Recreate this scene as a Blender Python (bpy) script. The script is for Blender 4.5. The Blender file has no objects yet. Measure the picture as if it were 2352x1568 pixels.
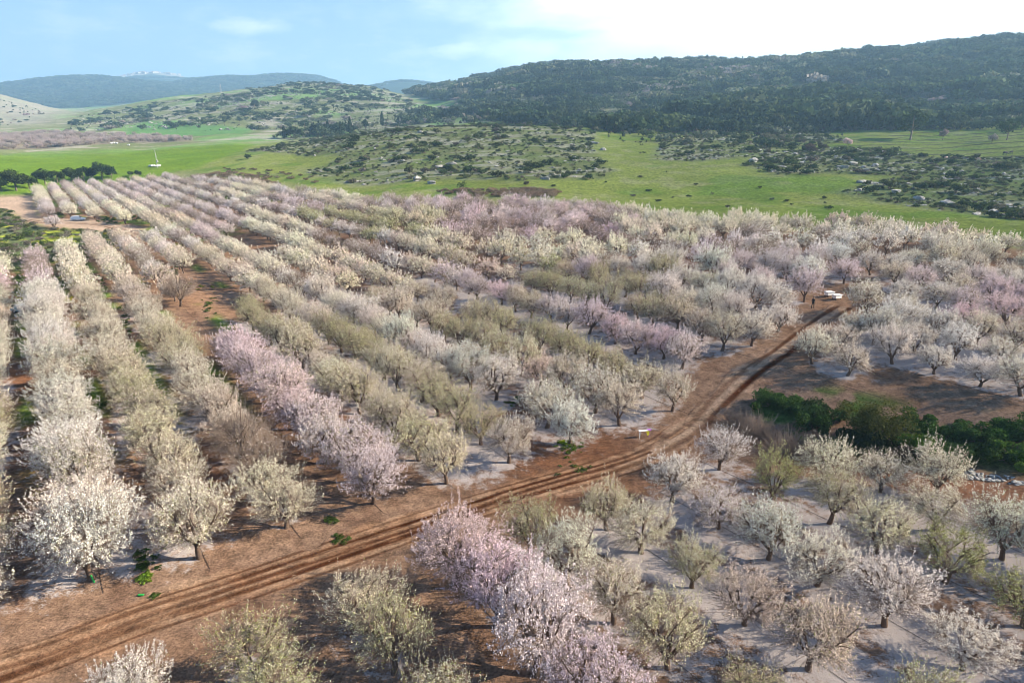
import bpy, math, random
import numpy as np
from mathutils import Vector
R = math.radians
S = bpy.context.scene
C = S.collection
rng = np.random.default_rng(7)
random.seed(7)

# ------------------------------------------------------------------ camera, world, sun, exposure
CAMH = 30.0
F = 1568.0                                    # focal length in units of a 2352 wide picture
PITCH = math.atan(480 / F)
cd = bpy.data.cameras.new('camera'); cam = bpy.data.objects.new('camera', cd); C.objects.link(cam)
cam.location = (0, 0, CAMH); cam.rotation_euler = (R(90) - PITCH, 0, 0)
cd.sensor_width = 36; cd.lens = 24; cd.clip_start = 0.5; cd.clip_end = 40000
S.camera = cam

SUN_AZ, SUN_EL = R(88), R(29)                  # azimuth clockwise from +Y
sd = Vector((math.sin(SUN_AZ) * math.cos(SUN_EL), math.cos(SUN_AZ) * math.cos(SUN_EL), math.sin(SUN_EL)))
W = bpy.data.worlds.new("World"); S.world = W; W.use_nodes = True
nt = W.node_tree; N = nt.nodes; Lk = nt.links; N.clear()
wo = N.new('ShaderNodeOutputWorld'); bg = N.new('ShaderNodeBackground'); sky = N.new('ShaderNodeTexSky')
sky.sky_type = 'NISHITA'; sky.sun_disc = False; sky.sun_elevation = SUN_EL; sky.sun_rotation = SUN_AZ
sky.altitude = 200; sky.air_density = 1.0; sky.dust_density = 0.6; sky.ozone_density = 2.0
bg.inputs[1].default_value = 0.05
def wm(op, a, b=None, c=None, clamp=False):
    n = N.new('ShaderNodeMath'); n.operation = op; n.use_clamp = clamp
    for i, v in enumerate((a, b, c)):
        if v is None: continue
        if hasattr(v, 'is_output'): Lk.new(v, n.inputs[i])
        else: n.inputs[i].default_value = v
    return n.outputs[0]
tc = N.new('ShaderNodeTexCoord'); nz = N.new('ShaderNodeVectorMath'); nz.operation = 'NORMALIZE'; Lk.new(tc.outputs['Generated'], nz.inputs[0])
sep = N.new('ShaderNodeSeparateXYZ'); Lk.new(nz.outputs[0], sep.inputs[0])
az = wm('ARCTAN2', sep.outputs[0], sep.outputs[1])      # radians, clockwise from +Y
el = wm('ARCSINE', sep.outputs[2])
com = N.new('ShaderNodeCombineXYZ'); Lk.new(wm('MULTIPLY', az, 2.2), com.inputs[0]); Lk.new(wm('MULTIPLY', el, 6.5), com.inputs[1])
cn = N.new('ShaderNodeTexNoise'); cn.inputs['Scale'].default_value = 2.6; cn.inputs['Detail'].default_value = 7; cn.inputs['Roughness'].default_value = .55; Lk.new(com.outputs[0], cn.inputs['Vector'])
# bright cloud sheet in the right part of the sky, edge broken by noise
edge = wm('ADD', az, wm('MULTIPLY', wm('SUBTRACT', cn.outputs[0], 0.5), 0.55))
edge = wm('ADD', edge, wm('MULTIPLY', wm('SUBTRACT', el, 0.08), 0.55))
mr = N.new('ShaderNodeMapRange'); mr.interpolation_type = 'SMOOTHSTEP'; Lk.new(edge, mr.inputs[0]); mr.inputs[1].default_value = -0.14; mr.inputs[2].default_value = 0.26
back = N.new('ShaderNodeMapRange'); back.interpolation_type = 'SMOOTHSTEP'; Lk.new(az, back.inputs[0]); back.inputs[1].default_value = .78; back.inputs[2].default_value = 1.25; back.inputs[3].default_value = 1; back.inputs[4].default_value = 0
top = N.new('ShaderNodeMapRange'); top.interpolation_type = 'SMOOTHSTEP'; Lk.new(el, top.inputs[0]); top.inputs[1].default_value = .38; top.inputs[2].default_value = .75; top.inputs[3].default_value = 1; top.inputs[4].default_value = 0
veil = wm('MULTIPLY', wm('MULTIPLY', mr.outputs[0], back.outputs[0]), top.outputs[0])
# small broken clouds low in the sky
cn2 = N.new('ShaderNodeTexNoise'); cn2.inputs['Scale'].default_value = 5.5; cn2.inputs['Detail'].default_value = 8; cn2.inputs['Roughness'].default_value = .6; Lk.new(com.outputs[0], cn2.inputs['Vector'])
puff = N.new('ShaderNodeMapRange'); puff.interpolation_type = 'SMOOTHSTEP'; Lk.new(cn2.outputs[0], puff.inputs[0]); puff.inputs[1].default_value = .46; puff.inputs[2].default_value = .68
low = N.new('ShaderNodeMapRange'); Lk.new(el, low.inputs[0]); low.inputs[1].default_value = .03; low.inputs[2].default_value = .17; low.inputs[3].default_value = .75; low.inputs[4].default_value = .12
puffs = wm('MULTIPLY', puff.outputs[0], low.outputs[0])
hz = N.new('ShaderNodeMapRange'); Lk.new(el, hz.inputs[0]); hz.inputs[1].default_value = 0; hz.inputs[2].default_value = .26; hz.inputs[3].default_value = .9; hz.inputs[4].default_value = 0
def wmix(f, a, b):
    n = N.new('ShaderNodeMix'); n.data_type = 'RGBA'
    for k, v in ((0, f), (6, a), (7, b)):
        if hasattr(v, 'is_output'): Lk.new(v, n.inputs[k])
        else: n.inputs[k].default_value = v
    return n.outputs[2]
tintn = N.new('ShaderNodeMix'); tintn.data_type = 'RGBA'; tintn.blend_type = 'MULTIPLY'; tintn.inputs[0].default_value = 1; Lk.new(sky.outputs[0], tintn.inputs[6]); tintn.inputs[7].default_value = (.66, 1.02, 1.40, 1)
c0 = wmix(hz.outputs[0], tintn.outputs[2], (4.6, 5.3, 6.9, 1))
c1 = wmix(puffs, c0, (8.6, 9.0, 9.8, 1))
dark = N.new('ShaderNodeMapRange'); dark.interpolation_type = 'SMOOTHSTEP'; Lk.new(cn2.outputs[0], dark.inputs[0]); dark.inputs[1].default_value = .5; dark.inputs[2].default_value = .3; dark.inputs[3].default_value = 0; dark.inputs[4].default_value = .0
def blob(a0, e0, sa, se, k):
    d = wm('ADD', wm('POWER', wm('DIVIDE', wm('SUBTRACT', az, a0), sa), 2.0), wm('POWER', wm('DIVIDE', wm('SUBTRACT', el, e0), se), 2.0))
    q_ = wm('SUBTRACT', wm('ADD', 1.0, wm('MULTIPLY', wm('SUBTRACT', cn2.outputs[0], .5), 3.2)), d, clamp=True)
    return wm('MULTIPLY', q_, k)
lit = wm('ADD', wm('ADD', blob(-.345, .126, .045, .012, .45), blob(-.075, .104, .035, .012, .6)), wm('ADD', blob(.045, .108, .03, .010, .6), blob(-.31, .128, .03, .010, .3)), clamp=True)
c1 = wmix(lit, c1, (10.5, 10.7, 11.2, 1))
rightc = wmix(veil, c1, (14.5, 14.6, 14.8, 1))
c2 = wmix(wm('ADD', blob(.045, .126, .085, .010, .75), blob(-.12, .128, .06, .006, .35), clamp=True), rightc, (4.6, 6.0, 7.6, 1))
Lk.new(c2, bg.inputs[0]); Lk.new(bg.outputs[0], wo.inputs[0])

sl = bpy.data.lights.new('sun', 'SUN'); sl.energy = 5.0; sl.angle = R(0.6); sl.color = (1, .87, .68)
so = bpy.data.objects.new('sun', sl); C.objects.link(so); so.rotation_euler = sd.to_track_quat('Z', 'Y').to_euler(); so.location = (200, 100, 300)
S.view_settings.view_transform = 'Standard'; S.view_settings.look = 'None'; S.view_settings.gamma = 1
S.view_settings.exposure = 1.5
S.cycles.use_denoising = True; S.cycles.pixel_filter_type = 'BLACKMAN_HARRIS'; S.cycles.filter_width = 0.85
S.cycles.max_bounces = 5; S.cycles.diffuse_bounces = 2; S.cycles.glossy_bounces = 1; S.cycles.transmission_bounces = 3; S.cycles.transparent_max_bounces = 4; S.cycles.volume_bounces = 1
S.cycles.use_adaptive_sampling = True; S.cycles.adaptive_threshold = 0.02
S.cycles.caustics_reflective = False; S.cycles.caustics_refractive = False

# ------------------------------------------------------------------ helpers
cP, sP = math.cos(PITCH), math.sin(PITCH)
def ray(x, y):
    u, v = (x - 1176) / F, (784 - y) / F
    return np.array([u, cP + v * sP, -sP + v * cP])
def sst(x, a, b):
    t = np.clip((x - a) / (b - a), 0, 1); return t * t * (3 - 2 * t)
def hsh(ix, iy, seed):
    h = (ix.astype(np.int64) * 374761393 + iy.astype(np.int64) * 668265263 + seed * 1274126177) & 0xffffffff
    h = ((h ^ (h >> 13)) * 1274126177) & 0xffffffff
    return ((h ^ (h >> 16)) & 0xffff) / 65535.0
def vn(x, y, s, seed=0):
    x = np.asarray(x, float) / s; y = np.asarray(y, float) / s
    ix, iy = np.floor(x), np.floor(y); fx, fy = x - ix, y - iy; fx = fx * fx * (3 - 2 * fx); fy = fy * fy * (3 - 2 * fy)
    a, b = hsh(ix, iy, seed), hsh(ix + 1, iy, seed); c, d = hsh(ix, iy + 1, seed), hsh(ix + 1, iy + 1, seed)
    return (a * (1 - fx) + b * fx) * (1 - fy) + (c * (1 - fx) + d * fx) * fy
def fbm(x, y, s, o=4, seed=0):
    t, a, n = 0, 1, 0
    for k in range(o):
        t = t + a * vn(x + 13.7 * k, y - 7.3 * k, s, seed + k); n += a; a *= .5; s *= .5
    return t / n
# orchard row frame: rows run towards YAW; perp = offset across the rows
YAW = R(-35.05)
rv = np.array([math.sin(YAW), math.cos(YAW)]); nv = np.array([math.cos(YAW), -math.sin(YAW)])
def perp(x, y): return x * nv[0] + y * nv[1]
def along(x, y): return x * rv[0] + y * rv[1]
def zorch(x, y):
    p = perp(x, y)
    z = np.interp(p, [40, 55, 73, 84, 100, 120, 150, 250, 400], [0, .5, 3.0, 4.2, 5.4, 6.4, 7.6, 12, 15])
    return z
def unp(x, y, h=0.0):
    z = 0.0; d = ray(x, y)
    for _ in range(25):
        t = (z + h - CAMH) / d[2]; p = d * t; z = .5 * z + .5 * float(zorch(p[0], p[1]))
    return float(p[0]), float(p[1]), z
# far edge of the orchard (picture coordinates of the last tree bases)
EDGE = [(-400, 470), (60, 452), (150, 430), (380, 413), (600, 432), (800, 468), (1000, 470), (1200, 478), (1400, 490), (1600, 517), (1800, 530), (2100, 545), (2352, 575), (2800, 620)]
ew = np.array([unp(*p)[:2] for p in EDGE])
eaz = np.degrees(np.arctan2(ew[:, 0], ew[:, 1])); er = np.hypot(ew[:, 0], ew[:, 1])
def redge(a): return np.interp(a, eaz, er)
# terrain behind the orchard: for picture columns, the height line (picture y) met at each distance
TAB = {
 -300: [(520, 391), (650, 368), (800, 347), (1000, 325), (1300, 306), (1700, 262), (2400, 195), (3500, 240), (5000, 205), (7000, 215)],
 0: [(520, 391), (650, 366), (800, 345), (1000, 323), (1300, 304), (1700, 282), (2400, 214), (3500, 250), (5000, 203), (7000, 215)],
 70: [(520, 390), (650, 366), (800, 345), (1000, 323), (1300, 300), (1700, 275), (2400, 234), (3500, 250), (5000, 196), (7000, 212)],
 130: [(520, 389), (650, 364), (800, 343), (1000, 321), (1300, 298), (1700, 268), (2400, 256), (3500, 250), (5000, 190), (7000, 208)],
 200: [(520, 388), (650, 362), (800, 342), (1000, 318), (1300, 290), (1700, 262), (2400, 262), (3500, 248), (5000, 187), (7000, 205)],
 300: [(520, 382), (650, 356), (800, 338), (1000, 312), (1300, 280), (1700, 245), (2400, 250), (3500, 240), (5000, 186), (7000, 182)],
 400: [(520, 375), (650, 347), (800, 329), (1000, 308), (1300, 268), (1700, 226), (2400, 236), (3500, 232), (5000, 188), (7000, 178)],
 500: [(520, 366), (650, 340), (800, 325), (1000, 303), (1300, 250), (1700, 213), (2400, 240), (3500, 230), (5000, 184), (7000, 188)],
 600: [(420, 395), (520, 348), (650, 335), (800, 322), (1000, 295), (1300, 232), (1700, 200), (2400, 236), (3500, 232), (5000, 178), (7000, 195)],
 700: [(420, 385), (520, 340), (650, 326), (800, 315), (1000, 288), (1300, 222), (1700, 186), (2400, 230), (3500, 232), (5000, 188), (7000, 200)],
 800: [(330, 425), (420, 360), (520, 315), (650, 312), (800, 308), (1000, 282), (1300, 226), (1700, 190), (2400, 240), (3500, 236), (5000, 205), (7000, 215)],
 860: [(330, 418), (420, 350), (520, 305), (650, 308), (800, 303), (1000, 275), (1300, 228), (1700, 197), (2400, 240), (3500, 222), (4200, 197), (5000, 215)],
 930: [(330, 405), (420, 340), (520, 296), (650, 303), (800, 298), (1000, 268), (1300, 232), (1700, 214), (2400, 245), (3500, 215), (4200, 185), (5000, 215)],
 1000: [(330, 400), (420, 336), (520, 291), (650, 298), (800, 290), (1000, 270), (1300, 235), (1700, 206), (2400, 230), (3500, 215), (4200, 194), (5000, 215)],
 1100: [(330, 392), (420, 330), (520, 288), (650, 293), (800, 278), (1000, 252), (1300, 208), (1700, 188), (2400, 220), (5000, 230)],
 1200: [(330, 388), (420, 330), (520, 287), (650, 290), (800, 268), (1000, 236), (1300, 178), (1700, 170), (2400, 220), (5000, 230)],
 1260: [(330, 388), (420, 330), (520, 289), (650, 290), (800, 264), (1000, 226), (1300, 160), (1700, 160), (2400, 220), (5000, 230)],
 1400: [(260, 450), (330, 385), (420, 337), (520, 306), (650, 289), (800, 260), (1000, 220), (1300, 161), (1700, 165), (2400, 220), (5000, 230)],
 1600: [(260, 458), (330, 388), (420, 342), (520, 312), (650, 285), (800, 255), (1000, 215), (1300, 157), (1700, 156), (2400, 220), (5000, 230)],
 1800: [(260, 452), (330, 390), (420, 346), (520, 318), (650, 290), (800, 255), (1000, 205), (1300, 153), (1700, 160), (2400, 220), (5000, 230)],
 1900: [(260, 458), (330, 395), (420, 350), (520, 318), (650, 290), (800, 252), (1000, 203), (1300, 144), (1700, 150), (2400, 220), (5000, 230)],
 2000: [(260, 463), (330, 400), (420, 352), (520, 318), (650, 290), (800, 250), (1000, 200), (1300, 135), (1700, 132), (2400, 220), (5000, 230)],
 2200: [(260, 475), (330, 410), (420, 355), (520, 318), (650, 285), (800, 240), (1000, 190), (1300, 118), (1700, 112), (2400, 220), (5000, 230)],
 2352: [(260, 488), (330, 415), (420, 355), (520, 312), (650, 275), (800, 230), (1000, 180), (1300, 108), (1700, 105), (2400, 220), (5000, 230)],
 2800: [(260, 500), (330, 420), (420, 355), (520, 305), (650, 260), (800, 210), (1000, 160), (1300, 95), (1700, 95), (2400, 220), (5000, 230)],
}
LR = np.linspace(math.log(100), math.log(12000), 260)
cols = sorted(TAB); caz = np.degrees(np.arctan((np.array(cols) - 1176) / (F / cP)))
prof = []
for c_, a_ in zip(cols, caz):
    re_ = float(redge(a_)); rr, zz = [], []
    for r_ in np.linspace(100, re_, 12):
        rr.append(r_); zz.append(float(zorch(r_ * math.sin(R(a_)), r_ * math.cos(R(a_)))))
    for r_, y_ in TAB[c_]:
        if r_ > re_ * 1.06:
            d = ray(c_, y_); rr.append(r_); zz.append(CAMH + r_ * d[2] / math.hypot(d[0], d[1]))
    rr.append(12000); zz.append(100)
    prof.append(np.interp(np.exp(LR), rr, zz))
prof = np.array(prof)
cols2 = sorted(set(cols) | {250, 330, 350, 430, 460, 540, 640, 660, 740, 780}); caz2 = np.degrees(np.arctan((np.array(cols2) - 1176) / (F / cP)))
prof = np.array([np.interp(caz2, caz, prof[:, k]) for k in range(len(LR))]).T
for rk_, pts_ in ((5000, [(-300, 205), (0, 203), (70, 194), (130, 187), (200, 181), (250, 182), (300, 186), (350, 193), (400, 199), (430, 195), (460, 187), (500, 182), (540, 180), (600, 184), (640, 176), (660, 174), (700, 175), (740, 179), (780, 188), (800, 205)]), (7000, [(250, 200), (300, 183), (330, 174), (350, 171), (400, 173), (430, 179), (460, 188), (500, 200)])):
    for i_, c_ in enumerate(cols2):
        if pts_[0][0] <= c_ <= pts_[-1][0]:
            y_ = np.interp(c_, [p[0] for p in pts_], [p[1] for p in pts_]); d = ray(c_, y_); zt_ = CAMH + rk_ * d[2] / math.hypot(d[0], d[1])
            w_ = np.exp(-((LR - math.log(rk_)) / .10) ** 2); prof[i_] = prof[i_] * (1 - w_) + zt_ * w_
caz = caz2
LA = np.linspace(-60, 60, 481)
lut = np.array([np.interp(LA, caz, prof[:, k]) for k in range(len(LR))]).T     # az x logr
def blur(a, n, ax):
    k = np.hanning(n + 2)[1:-1]; k /= k.sum()
    pad = [(0, 0), (0, 0)]; pad[ax] = (n // 2, n // 2)
    return np.apply_along_axis(lambda v: np.convolve(v, k, 'valid'), ax, np.pad(a, pad, 'edge'))
lut = blur(blur(lut, 5, 1), 7, 0)
def Z(x, y):
    x = np.asarray(x, float); y = np.asarray(y, float)
    r = np.maximum(np.hypot(x, y), 1.0); a = np.degrees(np.arctan2(x, y))
    zo = zorch(x, y)
    fa = np.clip((a + 60) / 0.25, 0, 479.999); fr = np.clip((np.log(r) - LR[0]) / (LR[1] - LR[0]), 0, 258.999)
    ia, ir = fa.astype(int), fr.astype(int); fa -= ia; fr -= ir
    zt = (lut[ia, ir] * (1 - fa) + lut[ia + 1, ir] * fa) * (1 - fr) + (lut[ia, ir + 1] * (1 - fa) + lut[ia + 1, ir + 1] * fa) * fr
    re_ = redge(np.clip(a, -58, 58))
    w = sst(r, .93 * re_, 1.1 * re_)
    z = zo + w * (zt - zo)
    far = sst(r, 1.1 * re_, 900)
    z = z + w * ((fbm(x, y, 55, 3, 3) - .5) * (1.2 + 6 * far) + (fbm(x, y, 260, 3, 9) - .5) * 16 * sst(r, 900, 2000))
    z = z + (fbm(x, y, 9, 3, 5) - .5) * .25
    # flatten the land beside and behind the camera
    m = sst(np.abs(a), 52, 75); z = z * (1 - m) + m * np.minimum(zo, 8) * sst(r, 4000, 600)
    return z
def Z1(x, y): return float(Z(np.array([x]), np.array([y]))[0])
RS = np.exp(np.linspace(math.log(15), math.log(9000), 5000))
def T(x, y):
    """point of the land under a picture position"""
    d = ray(x, y); h = math.hypot(d[0], d[1]); X, Y = d[0] / h * RS, d[1] / h * RS
    zr = CAMH + d[2] / h * RS; below = np.nonzero(zr < Z(X, Y))[0]
    if len(below) == 0: i = 3800
    else: i = below[0]
    return (float(X[i]), float(Y[i]), Z1(X[i], Y[i]), float(RS[i]))
def proj(x, y, z):
    dz = z - CAMH; dep = y * cP - dz * sP; up = y * sP + dz * cP
    return 1176 + F * x / dep, 784 - F * up / dep, dep
def poly(pts): return np.array([T(*p)[:2] for p in pts])
def inside(P, x, y):
    x = np.asarray(x, float); y = np.asarray(y, float); r = np.zeros(x.shape, bool); n = len(P)
    for i in range(n):
        x1, y1 = P[i]; x2, y2 = P[(i + 1) % n]
        c = (y1 > y) != (y2 > y)
        with np.errstate(divide='ignore', invalid='ignore'):
            r ^= c & (x < (x2 - x1) * (y - y1) / (y2 - y1 + 1e-12) + x1)
    return r
def pdist(P, x, y, closed=False):
    """distance to a polyline and signed side offset"""
    x = np.asarray(x, float); y = np.asarray(y, float); best = np.full(x.shape, 1e9)
    n = len(P); m = n if closed else n - 1
    for i in range(m):
        ax, ay = P[i]; bx, by = P[(i + 1) % n]; dx, dy = bx - ax, by - ay; L2 = dx * dx + dy * dy + 1e-9
        t = np.clip(((x - ax) * dx + (y - ay) * dy) / L2, 0, 1)
        best = np.minimum(best, np.hypot(x - ax - t * dx, y - ay - t * dy))
    return best
def soft(P, x, y, w):
    """1 inside a polygon, fading over about w metres"""
    d = pdist(P, x, y, True); s = np.where(inside(P, x, y), d, -d)
    return sst(s, -w, w)

def mesh(name, v, f, mats, mi=None, attrs=None, smooth=False):
    v = np.asarray(v, float); f = np.asarray(f, np.int32); k = f.shape[1]
    me = bpy.data.meshes.new(name); me.vertices.add(len(v)); me.vertices.foreach_set('co', v.ravel())
    me.loops.add(f.size); me.loops.foreach_set('vertex_index', f.ravel())
    me.polygons.add(len(f)); me.polygons.foreach_set('loop_start', np.arange(len(f), dtype=np.int32) * k)
    me.polygons.foreach_set('loop_total', np.full(len(f), k, np.int32))
    if smooth: me.polygons.foreach_set('use_smooth', np.ones(len(f), bool))
    for m in (mats if isinstance(mats, (list, tuple)) else [mats]): me.materials.append(m)
    if mi is not None: me.polygons.foreach_set('material_index', np.asarray(mi, np.int32))
    for n_, (dom, typ, arr) in (attrs or {}).items():
        a = me.attributes.new(n_, typ, dom); a.data.foreach_set('color' if typ == 'FLOAT_COLOR' else 'value', np.asarray(arr, float).ravel())
    me.update(); me.validate(); return me
def link(name, me, parent=None, loc=None, **props):
    o = bpy.data.objects.new(name, me); C.objects.link(o)
    if parent is not None: o.parent = parent
    if loc is not None: o.location = loc
    for k, val in props.items(): o[k] = val
    return o
def empty(name, loc, label, cat, group=None, rz=0, sc=None):
    o = link(name, None, None, loc); o.rotation_euler.z = rz; o['label'] = label; o['category'] = cat; o.empty_display_size = .3
    if group: o['group'] = group
    if sc is not None: o.scale = sc
    return o
def tag(o, label, cat, group=None):
    o['label'] = label; o['category'] = cat
    if group: o['group'] = group
    return o
def cat_(parts):
    """join (verts, quads) lists"""
    V, Q, n = [], [], 0
    for v, q in parts: V.append(v); Q.append(np.asarray(q) + n); n += len(v)
    return np.concatenate(V), np.concatenate(Q)
def tubes(P, rad, s=4):
    """P (n,k,3) polylines, rad (n,k): quads"""
    P = np.asarray(P, float); rad = np.asarray(rad, float); n, k, _ = P.shape
    t = np.gradient(P, axis=1); t /= np.linalg.norm(t, axis=2, keepdims=True) + 1e-9
    ref = np.where(np.abs(t[..., 2:3]) > .8, np.array([1., 0, 0]), np.array([0, 0, 1.]))
    u = np.cross(t, ref); u /= np.linalg.norm(u, axis=2, keepdims=True) + 1e-9; w = np.cross(t, u)
    a = np.arange(s) * 2 * math.pi / s
    v = P[:, :, None] + rad[:, :, None, None] * (np.cos(a)[None, None, :, None] * u[:, :, None] + np.sin(a)[None, None, :, None] * w[:, :, None])
    idx = np.arange(n * k * s).reshape(n, k, s)
    q = np.stack([idx[:, :-1], np.roll(idx[:, :-1], -1, 2), np.roll(idx[:, 1:], -1, 2), idx[:, 1:]], -1).reshape(-1, 4)
    return v.reshape(-1, 3), q
def quads(c, size, g, nrm=None, flat=0.0, asp=1.0):
    n = len(c); d = g.normal(size=(n, 3))
    if nrm is not None: d = d * (1 - flat) + nrm * flat * 1.7
    d /= np.linalg.norm(d, axis=1, keepdims=True) + 1e-9
    e = np.cross(d, g.normal(size=(n, 3))); e /= np.linalg.norm(e, axis=1, keepdims=True) + 1e-9; f = np.cross(d, e)
    s = size * g.uniform(.55, 1.3, (n, 1)) * .5; e *= s; f *= s * asp
    v = np.stack([c - e - f * .6, c + e * .7 - f, c + e + f * .7, c - e * .6 + f], 1).reshape(-1, 3)
    return v, np.arange(n * 4).reshape(n, 4)

# ------------------------------------------------------------------ materials
def newmat(name):
    m = bpy.data.materials.new(name); m.use_nodes = True; m.node_tree.nodes.clear(); return m
class NB:
    def __init__(s, m): s.t = m.node_tree; s.n = s.t.nodes
    def node(s, ty, **kw):
        n = s.n.new(ty)
        for k, v in kw.items(): setattr(n, k, v)
        return n
    def set(s, n, i, v):
        if hasattr(v, 'is_output'): s.t.links.new(v, n.inputs[i])
        else: n.inputs[i].default_value = v
    def math(s, op, a, b=0.0, clamp=False):
        n = s.node('ShaderNodeMath', operation=op, use_clamp=clamp); s.set(n, 0, a); s.set(n, 1, b); return n.outputs[0]
    def mr(s, v, a, b, c=0, d=1, smooth=False):
        n = s.node('ShaderNodeMapRange'); n.interpolation_type = 'SMOOTHSTEP' if smooth else 'LINEAR'
        for i, q in enumerate((v, a, b, c, d)): s.set(n, i, q)
        return n.outputs[0]
    def mix(s, f, a, b, blend='MIX'):
        n = s.node('ShaderNodeMix', data_type='RGBA', blend_type=blend); s.set(n, 0, f); s.set(n, 6, a); s.set(n, 7, b); return n.outputs[2]
    def attr(s, name, ty='GEOMETRY'):
        n = s.node('ShaderNodeAttribute', attribute_type=ty, attribute_name=name); return n
    def noise(s, scale, detail=4, rough=.55, vec=None):
        n = s.node('ShaderNodeTexNoise'); s.set(n, 'Scale', scale); s.set(n, 'Detail', detail); s.set(n, 'Roughness', rough)
        if vec is None: vec = s.pos()
        s.t.links.new(vec, n.inputs['Vector']); return n.outputs[0]
    def pos(s): return s.node('ShaderNodeNewGeometry').outputs['Position']
    def out(s, sh):
        o = s.node('ShaderNodeOutputMaterial'); s.t.links.new(sh, o.inputs[0])
def leafmat(name, transl=.35, leafc=((.24, .27, .06), (.42, .42, .16)), spread=(.62, 1.25)):
    """petals or leaves: colour from the tree's tint, varied face by face; a share of faces are young leaves"""
    m = newmat(name); b = NB(m)
    t = b.attr('tint', 'INSTANCER').outputs['Color']; lf = b.attr('leaf', 'INSTANCER').outputs['Fac']; r = b.attr('r').outputs['Fac']
    r2 = b.math('FRACT', b.math('MULTIPLY', r, 17.3))
    isleaf = b.math('LESS_THAN', r, lf)
    col = b.mix(isleaf, t, b.mix(r2, (*leafc[0], 1), (*leafc[1], 1)))
    v = b.mr(r2, 0, 1, spread[0], spread[1])
    col = b.mix(1.0, col, b.node('ShaderNodeCombineColor').outputs[0] if False else _grey(b, v), 'MULTIPLY')
    d = b.node('ShaderNodeBsdfDiffuse'); b.set(d, 0, col); tr = b.node('ShaderNodeBsdfTranslucent'); b.set(tr, 0, col)
    mx = b.node('ShaderNodeMixShader'); mx.inputs[0].default_value = transl; b.t.links.new(d.outputs[0], mx.inputs[1]); b.t.links.new(tr.outputs[0], mx.inputs[2])
    b.out(mx.outputs[0]); return m
def _grey(b, v):
    n = b.node('ShaderNodeCombineColor')
    for i in range(3): b.set(n, i, v)
    return n.outputs[0]
def simple(name, col, rough=.8, noise=None, col2=None, metal=0, bump=0, spec=.3):
    m = newmat(name); b = NB(m); p = b.node('ShaderNodeBsdfPrincipled'); p.inputs['Roughness'].default_value = rough; p.inputs['Metallic'].default_value = metal; p.inputs['Specular IOR Level'].default_value = spec
    if noise:
        tc_ = b.node('ShaderNodeTexCoord').outputs['Object']; nn = b.noise(noise, 5, .6, tc_)
        b.set(p, 'Base Color', b.mix(b.mr(nn, .35, .65), (*col, 1), (*(col2 or col), 1)))
        if bump:
            bp = b.node('ShaderNodeBump'); bp.inputs['Strength'].default_value = bump; bp.inputs['Distance'].default_value = .05; b.set(bp, 'Height', nn); b.t.links.new(bp.outputs[0], p.inputs['Normal'])
    else: b.set(p, 'Base Color', (*col, 1))
    b.out(p.outputs[0]); return m
M_blossom = leafmat('blossom', .32, spread=(.5, 1.3))
M_leaf = leafmat('foliage', .25, spread=(.55, 1.35))
M_twig = simple('twigs', (.30, .23, .18), .9, 3, (.17, .12, .09))
M_bark = simple('almond_bark', (.085, .055, .04), .95, 9, (.15, .10, .07), bump=.6)
M_barktree = simple('tree_bark', (.12, .09, .07), .95, 6, (.2, .16, .12), bump=.5)
M_rock = simple('limestone', (.42, .40, .37), .95, 1.6, (.17, .165, .15), bump=.8)
M_paint = simple('white_paint', (.80, .80, .78), .5, 4, (.74, .74, .72))

def groundmat(name):
    m = newmat(name); b = NB(m)
    c = b.attr('col').outputs['Color']; pe = b.attr('petal').outputs['Fac']; gr = b.attr('green').outputs['Fac']
    n1 = b.noise(.9, 9, .68); n2 = b.noise(5.5, 6, .7); n3 = b.noise(.05, 8, .6)
    v = b.math('MULTIPLY', b.mr(n1, .3, .7, .5, 1.5), b.mr(n2, .3, .7, .5, 1.5))
    v = b.math('MULTIPLY', v, b.mr(n3, .3, .7, .85, 1.15))
    col = b.mix(1.0, c, _grey(b, v), 'MULTIPLY')
    # green tufts scattered where grass grows
    n4 = b.noise(.35, 9, .72)
    tuft = b.math('MULTIPLY', b.mr(n4, .50, .64, 0, 1, True), gr)
    col = b.mix(b.math('MULTIPLY', tuft, .55), col, b.mix(1.0, col, (.42, .52, .40, 1), 'MULTIPLY'))
    # fallen petals: fine specks, denser where more fell
    n5 = b.noise(9.0, 6, .8); n6 = b.noise(1.1, 5, .6)
    k = b.math('ADD', b.math('MULTIPLY', b.math('SUBTRACT', n5, .5), 1.5), b.math('MULTIPLY', b.math('SUBTRACT', n6, .5), 1.2))
    k = b.math('ADD', k, b.math('SUBTRACT', pe, .55))
    pm = b.mr(k, -.08, .22, 0, 1, True)
    col = b.mix(b.math('MULTIPLY', pm, .85), col, (.44, .40, .39, 1))
    bp = b.node('ShaderNodeBump'); bp.inputs['Strength'].default_value = .9; bp.inputs['Distance'].default_value = .22
    b.set(bp, 'Height', b.math('ADD', n1, b.math('MULTIPLY', n2, .35)))
    d = b.node('ShaderNodeBsdfDiffuse'); b.set(d, 0, col); b.t.links.new(bp.outputs[0], d.inputs['Normal']); d.inputs[1].default_value = .6
    b.out(d.outputs[0]); return m
M_ground = groundmat('earth_and_grass')
M_track = groundmat('trodden_earth')

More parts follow.
